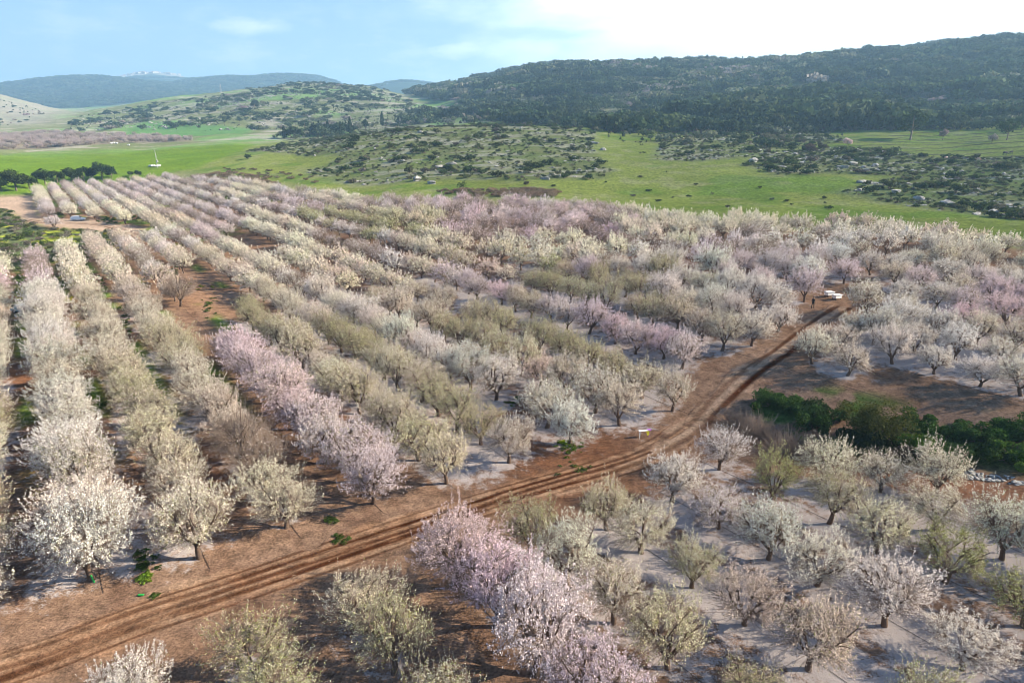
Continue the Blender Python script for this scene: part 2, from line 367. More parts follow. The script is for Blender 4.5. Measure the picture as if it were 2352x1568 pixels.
# ------------------------------------------------------------------ ground: tracks and land cover
MAIN = [(-260, 1625), (-60, 1560), (120, 1500), (330, 1420), (560, 1345), (760, 1275), (950, 1212), (1130, 1155), (1330, 1095), (1500, 1040), (1590, 985), (1650, 920), (1710, 865), (1800, 805), (1880, 745), (1935, 705)]
CROSS = [(-80, 722), (60, 712), (160, 700), (280, 684), (390, 672), (490, 664)]
FARTR = [(-60, 470), (20, 480), (75, 497), (60, 480), (52, 462), (90, 452)]
FARTR2 = [(60, 505), (110, 512), (180, 513), (235, 518), (290, 533), (330, 552)]
def pl(pts): return np.array([T(*p)[:2] for p in pts])
def smoothline(P, step):
    P = np.asarray(P); n = len(P); out = []
    Q = np.vstack([2 * P[0] - P[1], P, 2 * P[-1] - P[-2]])
    for i in range(1, n):
        p0, p1, p2, p3 = Q[i - 1], Q[i], Q[i + 1], Q[i + 2]
        k = max(2, int(np.hypot(*(p2 - p1)) / step))
        for t in np.arange(k) / k:
            out.append(.5 * ((2 * p1) + (-p0 + p2) * t + (2 * p0 - 5 * p1 + 4 * p2 - p3) * t * t + (-p0 + 3 * p1 - 3 * p2 + p3) * t ** 3))
    out.append(P[-1]); return np.array(out)
W_main = smoothline(pl(MAIN), 2.0); W_cross = smoothline(pl(CROSS), 2.0); W_far2 = smoothline(pl(FARTR2), 2.0)
P_yard = poly([(-60, 456), (68, 450), (84, 450), (92, 503), (190, 503), (330, 524), (352, 558), (300, 556), (240, 535), (180, 528), (90, 516), (30, 502), (-60, 482)])
P_clear = poly([(1545, 985), (1600, 925), (1640, 870), (1700, 825), (1830, 770), (1858, 848), (1942, 876), (2049, 848), (2150, 872), (2262, 901), (2400, 920), (2560, 960), (2560, 1235), (2400, 1200), (2200, 1150), (2050, 1125), (1900, 1095), (1760, 1085), (1660, 1050)])
P_hive = poly([(1800, 790), (1870, 725), (1852, 692), (1900, 660), (1990, 640), (2010, 700), (1950, 735), (1900, 790)])
P_bare1 = poly([(500, 545), (580, 545), (650, 592), (600, 606), (540, 590)])
P_bare2 = poly([(395, 640), (470, 620), (520, 700), (600, 690), (640, 715), (560, 735), (490, 720), (420, 715)])
P_scrub = poly([(-400, 470), (18, 482), (50, 507), (120, 527), (262, 534), (278, 548), (230, 564), (150, 582), (85, 600), (30, 614), (-400, 655)])
P_orch = np.array([unp(*p)[:2] for p in [(-500, 1800), (-500, 640)] + EDGE[1:] + [(2950, 640), (2950, 1800)]])
P_farorch = poly([(-200, 340), (-200, 316), (120, 306), (230, 312), (330, 313), (445, 320), (445, 326), (300, 328), (150, 338), (0, 344)])
P_k1 = poly([(745, 415), (700, 395), (790, 360), (560, 350), (700, 322), (860, 293), (1100, 290), (1370, 303), (1365, 350), (1405, 390), (1390, 412), (1180, 418), (1050, 412), (900, 425)])
P_k2 = poly([(1500, 368), (1520, 325), (1620, 305), (1900, 305), (1940, 325), (1760, 345), (1720, 362), (1600, 372)])
P_k3 = poly([(1705, 378), (1750, 352), (1900, 338), (2010, 342), (2120, 360), (2420, 362), (2420, 510), (2200, 490), (2000, 462), (1925, 445), (2060, 405), (1900, 400), (1790, 404)])
P_field = poly([(-400, 347), (300, 341), (560, 328), (600, 332), (540, 352), (450, 388), (385, 400), (160, 425), (60, 447), (-400, 465)])
P_field2 = poly([(275, 310), (330, 278), (470, 288), (600, 296), (560, 308), (440, 314)])
P_hollow = poly([(1735, 900), (1850, 880), (2000, 905), (2100, 935), (2352, 960), (2500, 970), (2500, 1100), (2352, 1085), (2150, 1070), (2000, 1055), (1850, 1050), (1720, 1020), (1690, 960)])
P_redsoil = poly([(2060, 1085), (2200, 1095), (2400, 1125), (2500, 1140), (2500, 1185), (2352, 1160), (2200, 1130), (2060, 1112)])
P_terr = poly([(1930, 345), (1860, 318), (2100, 305), (2400, 290), (2400, 372), (2150, 362)])

def lerp(a, b, t): return a * (1 - t[..., None]) + np.asarray(b) * t[..., None]
TREEXY = None
def cover(x, y):
    """base colour, petals and grass at ground points"""
    n = x.shape; p = perp(x, y); a = along(x, y); r = np.hypot(x, y); az_ = np.degrees(np.arctan2(x, y))
    f8 = fbm(x, y, 8, 4, 11); f30 = fbm(x, y, 34, 4, 12); f2 = fbm(x, y, 2.2, 3, 13); fs = fbm(p * 1.0, a * .18, 1.6, 3, 14)
    soil = lerp(lerp(np.zeros(n + (3,)) + (.160, .092, .056), (.25, .165, .115), f8), (.145, .070, .038), sst(f30, .5, .72))
    soil = lerp(soil, (.13, .075, .05), sst(fs, .55, .8) * .7)
    tp = treepetals(x, y); petal = .20 + .36 * tp; green = np.zeros(n)
    # petals gather along the tree rows and to the right of the pink row
    right = sst(p, 21, 30); petal = petal + .22 * right + .12 * (f8 - .5)
    petal = petal - .5 * (sst(p, 13.5, 15) * (1 - sst(p, 18.2, 20.5)))
    petal = petal - .3 * sst(pdist(W_main, x, y), 8, 3) - .2 * sst(pdist(W_cross, x, y), 6, 2)
    petal = petal + .28 * sst(fbm(p, a * .3, 3.0, 3, 15), .5, .7)
    petal = petal * sst(r, 190, 110)
    # weeds between the rows, stronger away from the camera and to the left
    strip = np.zeros(n)
    for c_ in (-10.8, -3.9, 2.9, 9.6, 16.2, 23, 30, 37, 44): strip = np.maximum(strip, np.exp(-((p - c_) / 1.1) ** 2))
    gw = strip * sst(fbm(x, y, 6, 3, 16), .42, .6) * sst(a, 62, 95) * sst(p, 60, 20)
    gw = np.maximum(gw, sst(f30, .42, .6) * sst(fbm(x, y, 5, 3, 17), .4, .6) * sst(r, 170, 240) * sst(p, 150, 90))
    green = np.maximum(green, gw)
    grassc = lerp(np.zeros(n + (3,)) + (.075, .135, .020), (.15, .21, .03), f2)
    col = lerp(soil, (0, 0, 0), np.zeros(n)) ; col = lerp(col, (.08, .13, .02), gw * .0)
    col = col * (1 - gw[..., None]) + grassc * gw[..., None]
    for P_, k in ((P_clear, .48),):
        s_ = soft(P_, x, y, 2.0); petal = petal * (1 - s_) + s_ * (.16 + k * sst(fbm(p * .55, a * .2, 3.2, 3, 18), .38, .62))
    s_ = soft(P_redsoil, x, y, 2.5); col = lerp(col, (.26, .115, .06), s_ * .9); petal = petal * (1 - s_)
    s_ = soft(P_hollow, x, y, 2.0); col = col * (1 - s_[..., None]) + s_[..., None] * lerp(lerp(soil, (.12, .09, .075), f8), (.05, .085, .02), sst(fbm(x, y, 4, 3, 19), .45, .6)); petal = petal * (1 - s_ * .8)
    for P_ in (P_bare1, P_bare2, P_hive):
        s_ = soft(P_, x, y, 2.5); col = lerp(col, (.24, .14, .085), s_ * .7); petal = petal * (1 - .7 * s_)
    s_ = soft(P_yard, x, y, 3); col = lerp(col, (.34, .25, .185), s_); petal *= 1 - s_; green *= 1 - s_
    s_ = soft(P_scrub, x, y, 3); sc = lerp(lerp(np.zeros(n + (3,)) + (.13, .13, .08), (.07, .11, .03), f8), (.27, .30, .04), sst(fbm(x, y, 7, 3, 20), .62, .7)); col = col * (1 - s_[..., None]) + sc * s_[..., None]; petal *= 1 - s_; green = np.maximum(green, s_)
    # land beyond the orchard
    out = sst(r, redge(az_) * .985, redge(az_) * 1.03)
    mead = lerp(lerp(np.zeros(n + (3,)) + (.135, .175, .034), (.19, .215, .055), f30), (.20, .215, .085), sst(f8, .5, .75))
    mead = lerp(mead, (.085, .16, .02), sst(fbm(x, y, 22, 3, 21), .55, .7) * .6)
    mead = lerp(mead, (.30, .25, .17), sst(r, redge(az_) * 1.14, redge(az_) * 1.03) * .45)
    fb = lerp(np.zeros(n + (3,)) + (.085, .155, .012), (.135, .20, .018), fbm(x, y, 25, 4, 22))
    s_ = soft(P_field, x, y, 5) * sst(az_, 0, -8); mead = mead * (1 - s_[..., None]) + fb * s_[..., None]
    rockc = lerp(np.zeros(n + (3,)) + (.40, .375, .33), (.27, .25, .22), fbm(x, y, 3, 3, 23))
    rk = np.zeros(n)
    for P_, k in ((P_k1, .45), (P_k2, .4), (P_k3, .35)):
        s_ = soft(P_, x, y, 6); mead = mead * (1 - .75 * s_[..., None]) + .75 * s_[..., None] * lerp(np.zeros(n + (3,)) + (.085, .125, .035), (.16, .15, .09), fbm(x, y, 10, 3, 24)); rk = np.maximum(rk, s_ * k)
    rn = fbm(x * .45, y * 1.5, 9, 5, 25)
    mead = mead * (1 - (rk * sst(rn, .55, .62))[..., None]) + rockc * (rk * sst(rn, .55, .62))[..., None]
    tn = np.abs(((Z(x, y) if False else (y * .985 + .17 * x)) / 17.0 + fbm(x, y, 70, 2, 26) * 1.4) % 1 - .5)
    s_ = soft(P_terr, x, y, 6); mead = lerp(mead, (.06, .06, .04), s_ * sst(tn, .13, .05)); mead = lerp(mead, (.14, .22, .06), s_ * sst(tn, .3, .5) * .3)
    # hills
    hill = sst(r, 640, 800)
    hc = lerp(lerp(np.zeros(n + (3,)) + (.12, .14, .055), (.175, .19, .09), fbm(x, y, 60, 4, 27)), (.14, .235, .07), sst(fbm(x, y, 130, 3, 28), .5, .62))
    hc = lerp(hc, (.33, .30, .25), sst(fbm(x * .5, y * 1.6, 24, 5, 29), .56, .66) * .75)
    f2_ = soft(P_field2, x, y, 12); hc = lerp(hc, (.10, .20, .06), f2_)
    lefth = sst(az_, -30, -33.5) * sst(r, 1300, 1700) * sst(r, 3600, 3200); hc = lerp(hc, (.27, .245, .20), lefth * .8)
    rh = sst(az_, -2, 3) * sst(r, 700, 900); hc = lerp(hc, (.11, .125, .065), rh * .6)
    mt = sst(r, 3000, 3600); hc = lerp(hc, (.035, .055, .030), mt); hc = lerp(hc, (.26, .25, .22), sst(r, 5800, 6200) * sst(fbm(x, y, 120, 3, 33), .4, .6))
    s_ = soft(P_farorch, x, y, 8); hc = lerp(hc, (.19, .15, .12), s_ * .8)
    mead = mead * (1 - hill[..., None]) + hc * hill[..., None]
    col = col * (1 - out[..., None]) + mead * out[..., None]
    petal = petal * (1 - out); green = np.maximum(green * (1 - out), out * (1 - .6 * hill))
    return np.clip(col, .01, .8), np.clip(petal, 0, 1.2), green

def land():
    azs = np.concatenate([np.linspace(-180, -56, 26)[:-1], np.linspace(-56, -46, 16)[:-1], np.linspace(-46, 46, 880), np.linspace(46, 56, 16)[1:], np.linspace(56, 180, 26)[1:-1]])
    rs = np.concatenate([np.linspace(1.5, 22, 12)[:-1], np.exp(np.linspace(math.log(22), math.log(11000), 900))])
    A, Rr = np.meshgrid(np.radians(azs), rs); x = (Rr * np.sin(A)); y = (Rr * np.cos(A))
    z = Z(x, y); nr, na = x.shape
    v = np.stack([x, y, z], -1).reshape(-1, 3); idx = np.arange(nr * na).reshape(nr, na); nx = np.roll(idx, -1, 1)
    q = np.stack([idx[:-1], idx[1:], nx[1:], nx[:-1]], -1).reshape(-1, 4)[:, ::-1]
    col, pe, gr = cover(x.ravel(), y.ravel())
    me = mesh('ground', v, q, M_ground, attrs={'col': ('POINT', 'FLOAT_COLOR', np.c_[col, np.ones(len(col))]), 'petal': ('POINT', 'FLOAT', pe), 'green': ('POINT', 'FLOAT', gr)}, smooth=True)
    link('ground', me, kind='structure')

def track(name, P, half, ruts, base, lift=.05, step=.35, seed=40, rutcol=(.055, .022, .010)):
    L = smoothline(P, step); t = np.gradient(L, axis=0); t /= np.linalg.norm(t, axis=1, keepdims=True); nn = np.stack([t[:, 1], -t[:, 0]], 1)
    s = np.arange(-half, half + .01, .11); x = L[:, None, 0] + nn[:, None, 0] * s; y = L[:, None, 1] + nn[:, None, 1] * s
    d = np.concatenate([[0], np.cumsum(np.hypot(*np.diff(L, axis=0).T))])[:, None] + 0 * s; ss = s[None] + 0 * d
    ed = half - np.abs(ss) + (fbm(x, y, 3.0, 4, seed) - .5) * 2.2 - .5
    dep = np.zeros(x.shape)
    for k, (o, w, st) in enumerate(ruts):
        wob = (vn(d, d * 0 + k, 9, seed + k) - .5) * .5; wk = w * (.75 + .6 * vn(d, d * 0, 5, seed + 9 + k))
        dep = np.maximum(dep, st * np.exp(-((ss - o - wob) / wk) ** 4) * sst(fbm(ss * 5, d, 3, 4, seed + 20 + k), .12, .40) * (.65 + .45 * sst(vn(d, d * 0 + 3, 11, seed + 50 + k), .2, .6)))
    zz = Z(x, y) + np.clip(ed * .25, -.12, lift) - dep * .035 + (fbm(x, y, .6, 3, seed + 5) - .5) * .05
    col, pe, gr = cover(x.ravel(), y.ravel()); col = col.reshape(x.shape + (3,))
    pe = pe.reshape(x.shape) * sst(ed, 1.2, 0); gr = gr.reshape(x.shape) * sst(ed, .8, 0)
    col = lerp(col, base, sst(ed, 0, 1.2) * .85)
    strk = fbm(ss * 4.5, d, 2.4, 4, seed + 31)
    col = lerp(col, (.40, .28, .19), sst(strk, .52, .72) * .4 * sst(ed, 0, .8))
    rc = lerp(np.zeros(x.shape + (3,)) + rutcol, (.095, .040, .019), fbm(ss * 6, d, 3, 3, seed + 33))
    col = col * (1 - dep[..., None]) + rc * dep[..., None]
    nr, na = x.shape; idx = np.arange(nr * na).reshape(nr, na)
    q = np.stack([idx[:-1, :-1], idx[1:, :-1], idx[1:, 1:], idx[:-1, 1:]], -1).reshape(-1, 4)
    me = mesh(name, np.stack([x, y, zz], -1).reshape(-1, 3), q, M_track, attrs={'col': ('POINT', 'FLOAT_COLOR', np.c_[col.reshape(-1, 3), np.ones(nr * na)]), 'petal': ('POINT', 'FLOAT', pe), 'green': ('POINT', 'FLOAT', gr)}, smooth=True)
    link(name, me, kind='structure')
# ------------------------------------------------------------------ almond trees
def almond(seed, Rc, top, ntw, nb, size, whip=.4, bare=False, lod=0, inner=.5):
    """returns trunk (v,q) and crown twigs (v,q), blossoms (v,q)"""
    g = np.random.default_rng(seed); h0 = g.uniform(.55, .85); lean = g.normal(size=2) * .12
    crotch = np.array([lean[0], lean[1], h0]); tr = []
    k = 6; t = np.linspace(0, 1, k)[:, None]
    pts = np.array([0, 0, -.25]) * (1 - t) + crotch * t + np.c_[np.sin(t * 3) * .04, np.cos(t * 2) * .03, t * 0]
    sides = 8 if lod == 0 else 4
    tr.append(tubes([pts], [np.linspace(.21, .145, k)], sides)); att = []
    nl = g.integers(4, 7); a0 = g.uniform(0, 6.28)
    for i in range(nl):
        a = a0 + i * 6.283 / nl + g.normal() * .25; inc = g.uniform(.55, .95)
        end = crotch + np.array([math.cos(a) * Rc * .52 * inc, math.sin(a) * Rc * .52 * inc, (top - h0) * g.uniform(.42, .6)])
        mid = crotch * .5 + end * .5 + np.array([math.cos(a), math.sin(a), -.15]) * .22 + g.normal(size=3) * .08
        t = np.linspace(0, 1, 7)[:, None]; c = crotch * (1 - t) ** 2 + 2 * mid * t * (1 - t) + end * t * t
        tr.append(tubes([c], [np.linspace(.10, .045, 7)], 6 if lod == 0 else 3)); att.append(c[2:])
        for j in range(g.integers(2, 4)):
            b0 = c[g.integers(3, 6)]; a2 = a + g.normal() * .8; e2 = b0 + np.array([math.cos(a2) * Rc * .36, math.sin(a2) * Rc * .36, g.uniform(.2, .42) * (top - h0)])
            m2 = (b0 + e2) / 2 + g.normal(size=3) * .12; c2 = b0 * (1 - t) ** 2 + 2 * m2 * t * (1 - t) + e2 * t * t
            tr.append(tubes([c2], [np.linspace(.05, .022, 7)], 5 if lod == 0 else 3)); att.append(c2[1:])
    att = np.concatenate(att)
    th = g.uniform(0, 6.283, ntw); se = g.uniform(-.32, 1, ntw); ce = np.sqrt(1 - se * se)
    ph = g.uniform(0, 6.28, 6); lump = 1 + .20 * np.sin(2 * th + ph[0]) * ce + .17 * np.sin(3 * th + ph[1] + se * 4) + .13 * np.sin(5 * th + ph[2] - se * 3)
    rad = lump * (g.uniform(inner ** 2, 1, ntw) ** .5)
    zc = h0 + (top - h0) * .36; up = (top - zc)
    tip = np.stack([np.cos(th) * ce * Rc * rad, np.sin(th) * ce * Rc * rad, zc + np.where(se > 0, se * up, se * up * .85) * rad], 1)
    tip[:, 2] = np.maximum(tip[:, 2], .55)
    dd = ((tip[:, None] - att[None]) ** 2).sum(-1) + np.maximum(0, att[None, :, 2] - tip[:, None, 2]) * 3
    base = att[dd.argmin(1)]; m = base * .5 + tip * .5 + g.normal(size=(ntw, 3)) * .12; m[:, 2] += .10
    K = 5; t = np.linspace(0, 1, K)[None, :, None]
    cur = base[:, None] * (1 - t) ** 2 + 2 * m[:, None] * t * (1 - t) + tip[:, None] * t * t
    tw = [tubes(cur, np.linspace(.014, .007, K)[None] * np.ones((ntw, 1)), 3)] if lod < 2 else []
    out = tip - np.array([0, 0, zc]); out /= np.linalg.norm(out, axis=1, keepdims=True)
    wm_ = np.nonzero((g.uniform(size=ntw) < whip) & (se > .05))[0]
    wl = g.uniform(.25, .85, len(wm_))[:, None] * (1 + .5 * (g.uniform(size=(len(wm_), 1)) < .12)); wd = out[wm_] * .35 + np.array([0, 0, 1.0]) + g.normal(size=(len(wm_), 3)) * .16; wd /= np.linalg.norm(wd, axis=1, keepdims=True)
    t3 = np.linspace(0, 1, 3)[None, :, None]; wc = tip[wm_][:, None] + wd[:, None] * wl[:, None] * t3
    if lod < 2 and len(wm_): tw.append(tubes(wc, np.linspace(.007, .004, 3)[None] * np.ones((len(wm_), 1)), 3))
    fl = None
    if not bare or nb:
        n1 = int(nb * .68); pw = g.gamma(1.1, size=ntw); i = g.choice(ntw, n1, p=pw / pw.sum()); s = g.uniform(.3, 1, n1)[:, None] ** .7
        c = base[i] * (1 - s) ** 2 + 2 * m[i] * s * (1 - s) + tip[i] * s * s + g.normal(size=(n1, 3)) * (.05 + .03 * lod)
        n2 = nb - n1; j = g.integers(0, len(wm_), n2); s = g.uniform(0, 1, n2)[:, None]
        c2 = tip[wm_][j] + wd[j] * wl[j] * s + g.normal(size=(n2, 3)) * .035
        cc = np.concatenate([c, c2]); fl = quads(cc, size, g, None, 0)
    return cat_(tr), (cat_(tw) if tw else None), fl
def crown_mesh(name, tw, fl, g):
    parts, mi, rr = [], [], []
    if tw is not None: parts.append(tw); mi.append(np.zeros(len(tw[1]))); rr.append(g.uniform(.99, 1, len(tw[1])))
    if fl is not None: parts.append(fl); mi.append(np.ones(len(fl[1]))); rr.append(g.uniform(0, 1, len(fl[1])))
    v, q = cat_(parts); return mesh(name, v, q, [M_twig, M_blossom], np.concatenate(mi), {'r': ('FACE', 'FLOAT', np.concatenate(rr))})
PROT = {}
def proto(kind, n, lod, **kw):
    for i in range(n):
        tr, tw, fl = almond(hash((kind, i)) % 9999 if False else sum(map(ord, kind)) * 7 + i * 31 + lod, lod=lod, **kw)
        g = np.random.default_rng(i)
        tm = mesh('almond_trunk', tr[0], tr[1], M_bark, smooth=True); cm = crown_mesh('almond_crown', tw, fl, g)
        PROT.setdefault((kind, lod), []).append((tm, cm, tr, tw, fl))
proto('dense', 7, 0, Rc=2.45, top=4.3, ntw=760, nb=18000, size=.055, whip=.5)
proto('medium', 7, 0, Rc=2.35, top=4.2, ntw=740, nb=12000, size=.054, whip=.55)
proto('sparse', 6, 0, Rc=2.3, top=4.3, ntw=700, nb=9500, size=.052, whip=.6)
proto('bare', 2, 0, Rc=2.3, top=3.9, ntw=1300, nb=900, size=.06, whip=.7, bare=True)
proto('dense', 4, 1, Rc=2.55, top=4.3, ntw=260, nb=2600, size=.17, whip=.45)
proto('medium', 4, 1, Rc=2.5, top=4.2, ntw=300, nb=2200, size=.15, whip=.5)
proto('bare', 2, 1, Rc=2.4, top=3.9, ntw=700, nb=700, size=.12, whip=.6)

#             tint              leaf  form      words
KIND = {
 'W': ((.90, .83, .76), .03, 'dense', 'white'),
 'P': ((.82, .65, .69), .02, 'dense', 'pink'),
 'Q': ((.80, .68, .71), .03, 'dense', 'pale pink'),
 'L': ((.85, .77, .76), .04, 'dense', 'lilac-white'),
 'C': ((.88, .80, .65), .08, 'medium', 'creamy'),
 'K': ((.83, .75, .55), .24, 'medium', 'cream and olive'),
 'T': ((.80, .68, .55), .10, 'medium', 'tan'),
 'B': ((.72, .58, .50), .08, 'bare', 'bare twiggy'),
 'O': ((.70, .64, .42), .42, 'sparse', 'olive'),
 'G': ((.58, .58, .24), .72, 'sparse', 'yellow-green')}
ANCH = """10,600,C 10,730,C 20,880,C 20,960,O 20,1050,C 20,1150,K 20,1300,C 75,565,P 90,640,P 110,700,W 130,800,W 160,1000,W 200,1250,W
150,560,C 190,630,C 220,700,C 260,780,C 320,880,K 380,1000,K 450,1150,C 220,545,T 235,575,B 280,600,C 320,690,T 360,740,C 410,810,K 470,880,C 530,960,T 545,1000,B 610,1090,C
270,530,L 330,590,W 410,650,B 520,760,P 620,870,P 700,960,P 800,1060,Q 850,1110,Q 360,530,C 455,600,T 540,650,C 590,700,C 620,735,O 700,790,K 800,850,C 880,920,K 1000,1020,K
390,510,T 430,540,L 560,610,T 650,690,C 720,720,C 820,790,O 880,800,O 960,850,K 1060,930,O 1170,990,T
440,505,Q 490,530,P 640,600,C 700,640,W 800,700,W 900,750,W 1020,810,W 1150,860,W 1250,900,W
620,560,C 700,560,C 750,600,C 850,650,T 950,720,T 1080,720,O 1100,770,O 1200,830,K 1290,860,T 1370,890,C 660,540,C
680,530,C 760,540,L 850,580,L 950,640,T 1050,690,T 1150,740,O 1250,790,O 1330,800,O 1450,870,K 1550,890,C
1100,640,Q 1160,660,P 1210,690,T 1300,720,Q 1370,740,P 1450,790,P 1540,810,Q 1430,710,O 1500,700,T 1600,760,T 1280,640,O 1200,620,T 1000,590,T 1650,740,C
650,450,L 560,440,C 500,430,L 420,400,L 340,400,T 700,470,Q 800,460,C 900,470,Q 1000,480,P 1100,455,P 1200,490,P 1100,525,P 1200,510,P 1300,490,P 1380,510,P 950,500,K 820,510,O 900,520,O 1050,560,C 1200,570,C 1350,580,C 1500,520,C 1600,540,C 1700,500,C
1750,560,W 1900,520,C 2000,540,C 2100,520,C 2200,545,T 2300,560,C 1450,600,W 1600,620,W 1700,660,W 1780,640,Q 1850,600,Q 2000,560,W 1500,640,Q 1540,650,O 1420,660,Q 2060,600,W 2200,600,C 2330,600,C 2270,680,Q 2220,660,P 2330,710,P 2330,740,P 2100,680,W 2050,720,W 2000,780,C
1870,780,W 1940,830,C 2050,790,W 2150,790,W 2250,800,W 2340,800,W 1790,720,W 1650,690,W 2150,640,C 2150,720,C 1850,500,B 1990,510,T 1430,640,O 1740,650,C
90,440,C 130,440,Q 100,490,L 180,470,L 160,450,C 230,440,L 290,440,Q 260,480,C 350,470,L 440,470,L 300,480,C 200,490,C
260,1500,W 590,1370,K 620,1480,C 560,1420,O 800,1320,C 890,1420,K 950,1500,O 1030,1240,P 1120,1330,P 1230,1400,Q 1320,1500,P 1220,1190,O 1310,1240,K 1390,1340,C 1510,1420,K 1380,1110,K 1470,1150,K 1570,1250,K
1690,1340,C 1830,1430,T 1550,1090,W 1640,1150,L 1720,1200,W 1870,1240,W 2020,1340,W 2220,1420,L 1650,1010,L 1770,1060,G 1880,1020,C 1900,1120,K 2000,1200,K 2180,1260,G 2020,1080,T 2150,1120,C 2300,1180,T 2330,1320,O 1690,1500,O 2060,1500,O"""
an, ak = [], []
for q_ in ANCH.split():
    a_, b_, k_ = q_.split(','); w_ = unp(float(a_), float(b_), 2.4); an.append((perp(w_[0], w_[1]), along(w_[0], w_[1]))); ak.append(k_)
an = np.array(an)
PERPS = [-28.5, -21.5, -14.3, -7.3, -.4, 6.2, 12.9, 19.7, 26.5, 33.4, 40.6, 47.8, 55.2] + [63.2 + 8.0 * i for i in range(60)]
TREES = []
def side_of(x, y):
    i = int(np.argmin(np.hypot(W_main[:, 0] - x, W_main[:, 1] - y))); j = min(i, len(W_main) - 2); dx, dy = W_main[j + 1] - W_main[j]
    return dx * (y - W_main[j][1]) - dy * (x - W_main[j][0])
EXPL = '1308,1416 1493,1356 1665,1715 1797,1825 1955,1956 1554,1621 1882,1621 2254,1474 2569,1621 2393,1715 2183,1831 2587,1831 2370,1965 2821,1965 2763,1706 2931,1639 2024,1720 2732,1554 3000,1840 1120,1253 1237,1177 1598,1253 1665,1172 1741,1210 1879,1168 1455,1172 1969,1206 1415,1034 2379,1065 2482,1101 2614,1065 2737,1096 2868,1132 2990,1160 2203,1014 2279,971 2473,831 2549,806 2625,817 2065,869 582,1633 790,1480 275,1700 690,890 2450,1040 2560,1010 2680,1035 2800,1055 2930,1075 2500,990 2620,985 2740,1000 2860,1010 2980,1030 2105,1375 2420,1415 2580,1440 2740,1450'
EXPL = [T(float(a.split(',')[0]) * .784, float(a.split(',')[1]) * .784)[:2] for a in EXPL.split()]
gq = np.random.default_rng(21)
SLOTS = []
for ri, pp in enumerate(PERPS):
    ph = 1.6 + (.5 if pp < 30 else 0); js = .22 if pp < 60 else .6
    for k in range(-60, 130):
        a_ = 4.65 * k + ph + gq.normal() * js; p_ = pp + gq.normal() * js + (.5 * math.sin(a_ / 40) if pp > 60 else 0)
        SLOTS.append((ri, pp, a_, p_, None))
for e_ in EXPL:
    p_, a_ = perp(*e_), along(*e_); ri = int(np.argmin(np.abs(np.array(PERPS) - p_))); SLOTS.append((ri, PERPS[ri], a_, p_, e_))
for ri, pp, a_, p_, fixed in SLOTS:
    if True:
        x, y = p_ * nv + a_ * rv
        if y < 14: continue
        z = Z1(x, y); sx, sy, dep = proj(x, y, z); scx, scy, _ = proj(x, y, z + 2.4); topy = proj(x, y, z + 5)[1]
        m = 3.6 * F / dep
        if not (-m < sx < 2352 + m * 2.5 and topy < 1568 + 25): continue
        if fixed is None:
            if min(math.hypot(x - e_[0], y - e_[1]) for e_ in EXPL) < 3.1: continue
        X, Y = np.array([x]), np.array([y])
        if fixed is None and not inside(P_orch, X, Y)[0]: continue
        dr = pdist(W_main, X, Y)[0]
        bef = side_of(x, y) < 0
        if fixed is not None: dr = 99
        if dr < ((5.0 if bef else 4.0) if p_ < 40 else 3.3): continue
        if fixed is None and any(inside(P_, X, Y)[0] for P_ in (P_clear, P_hive, P_bare1, P_yard, P_scrub)): continue
        if inside(P_bare2, X, Y)[0] and abs(pp - 19.7) > 1: continue
        if pdist(W_cross, X, Y)[0] < 3.2 or pdist(W_far2, X, Y)[0] < 4: continue
        # the pink row stops short of the cross track
        if abs(pp - 19.7) < .5 and 97 < a_ < 131: continue
        if fixed is None and gq.uniform() < (.03 if dep < 110 else .07): continue
        d = np.hypot((an[:, 0] - p_) * 1.9, (an[:, 1] - a_) * .62) / (1 + dep * .0) + gq.uniform(0, 3.0 + dep * .02, len(an))
        kd = ak[int(d.argmin())]
        TREES.append(dict(x=x, y=y, z=z, p=p_, a=a_, row=ri, kind=kd, dep=dep, vis=(-.8 * m < scx < 2352 + .8 * m and proj(x, y, z + 4)[1] < 1568)))
TREES.sort(key=lambda t: t['dep'])
NEAR = [t for t in TREES if t['vis']][:300]; ids = set(id(t) for t in NEAR)
print('orchard trees', len(TREES), 'nearest', len(NEAR), 'to depth', NEAR[-1]['dep'])
G0, GS, GNX, GNY = (-160.0, 15.0), .5, 700, 480
PG = np.zeros((GNX, GNY)); gxx, gyy = np.meshgrid(np.arange(-9, 10), np.arange(-9, 10), indexing='ij'); ker = np.exp(-((gxx ** 2 + gyy ** 2) * GS * GS) / (2 * 1.9 ** 2))
for t in TREES:
    ix, iy = int((t['x'] - G0[0]) / GS), int((t['y'] - G0[1]) / GS)
    if 10 < ix < GNX - 10 and 10 < iy < GNY - 10: PG[ix - 9:ix + 10, iy - 9:iy + 10] += ker * (1.0 if KIND[t['kind']][2] != 'sparse' else .7)
def treepetals(x, y):
    ix = np.clip(((x - G0[0]) / GS).astype(int), 0, GNX - 1); iy = np.clip(((y - G0[1]) / GS).astype(int), 0, GNY - 1); return np.minimum(PG[ix, iy], 1.1)
land()
k0 = 0
WM = pl(MAIN)
track('dirt_track', WM[:11], 3.0, [(-1.75, .14, .75), (-.95, .24, 1), (-.05, .28, .9), (.85, .34, 1), (1.65, .14, .7)], (.25, .145, .085), seed=40)
track('dirt_track_fork', WM[9:], 2.3, [(-.85, .38, 1), (.95, .44, 1)], (.31, .215, .15), seed=60, lift=.07)
track('cross_track', pl(CROSS), 3.2, [(-1.8, .4, .7), (-.6, .5, .8), (1.0, .5, .8)], (.30, .19, .12), seed=70)
track('far_track', pl(FARTR2), 3.2, [(-1.0, .4, .7), (1.0, .5, .8)], (.30, .22, .16), seed=80)

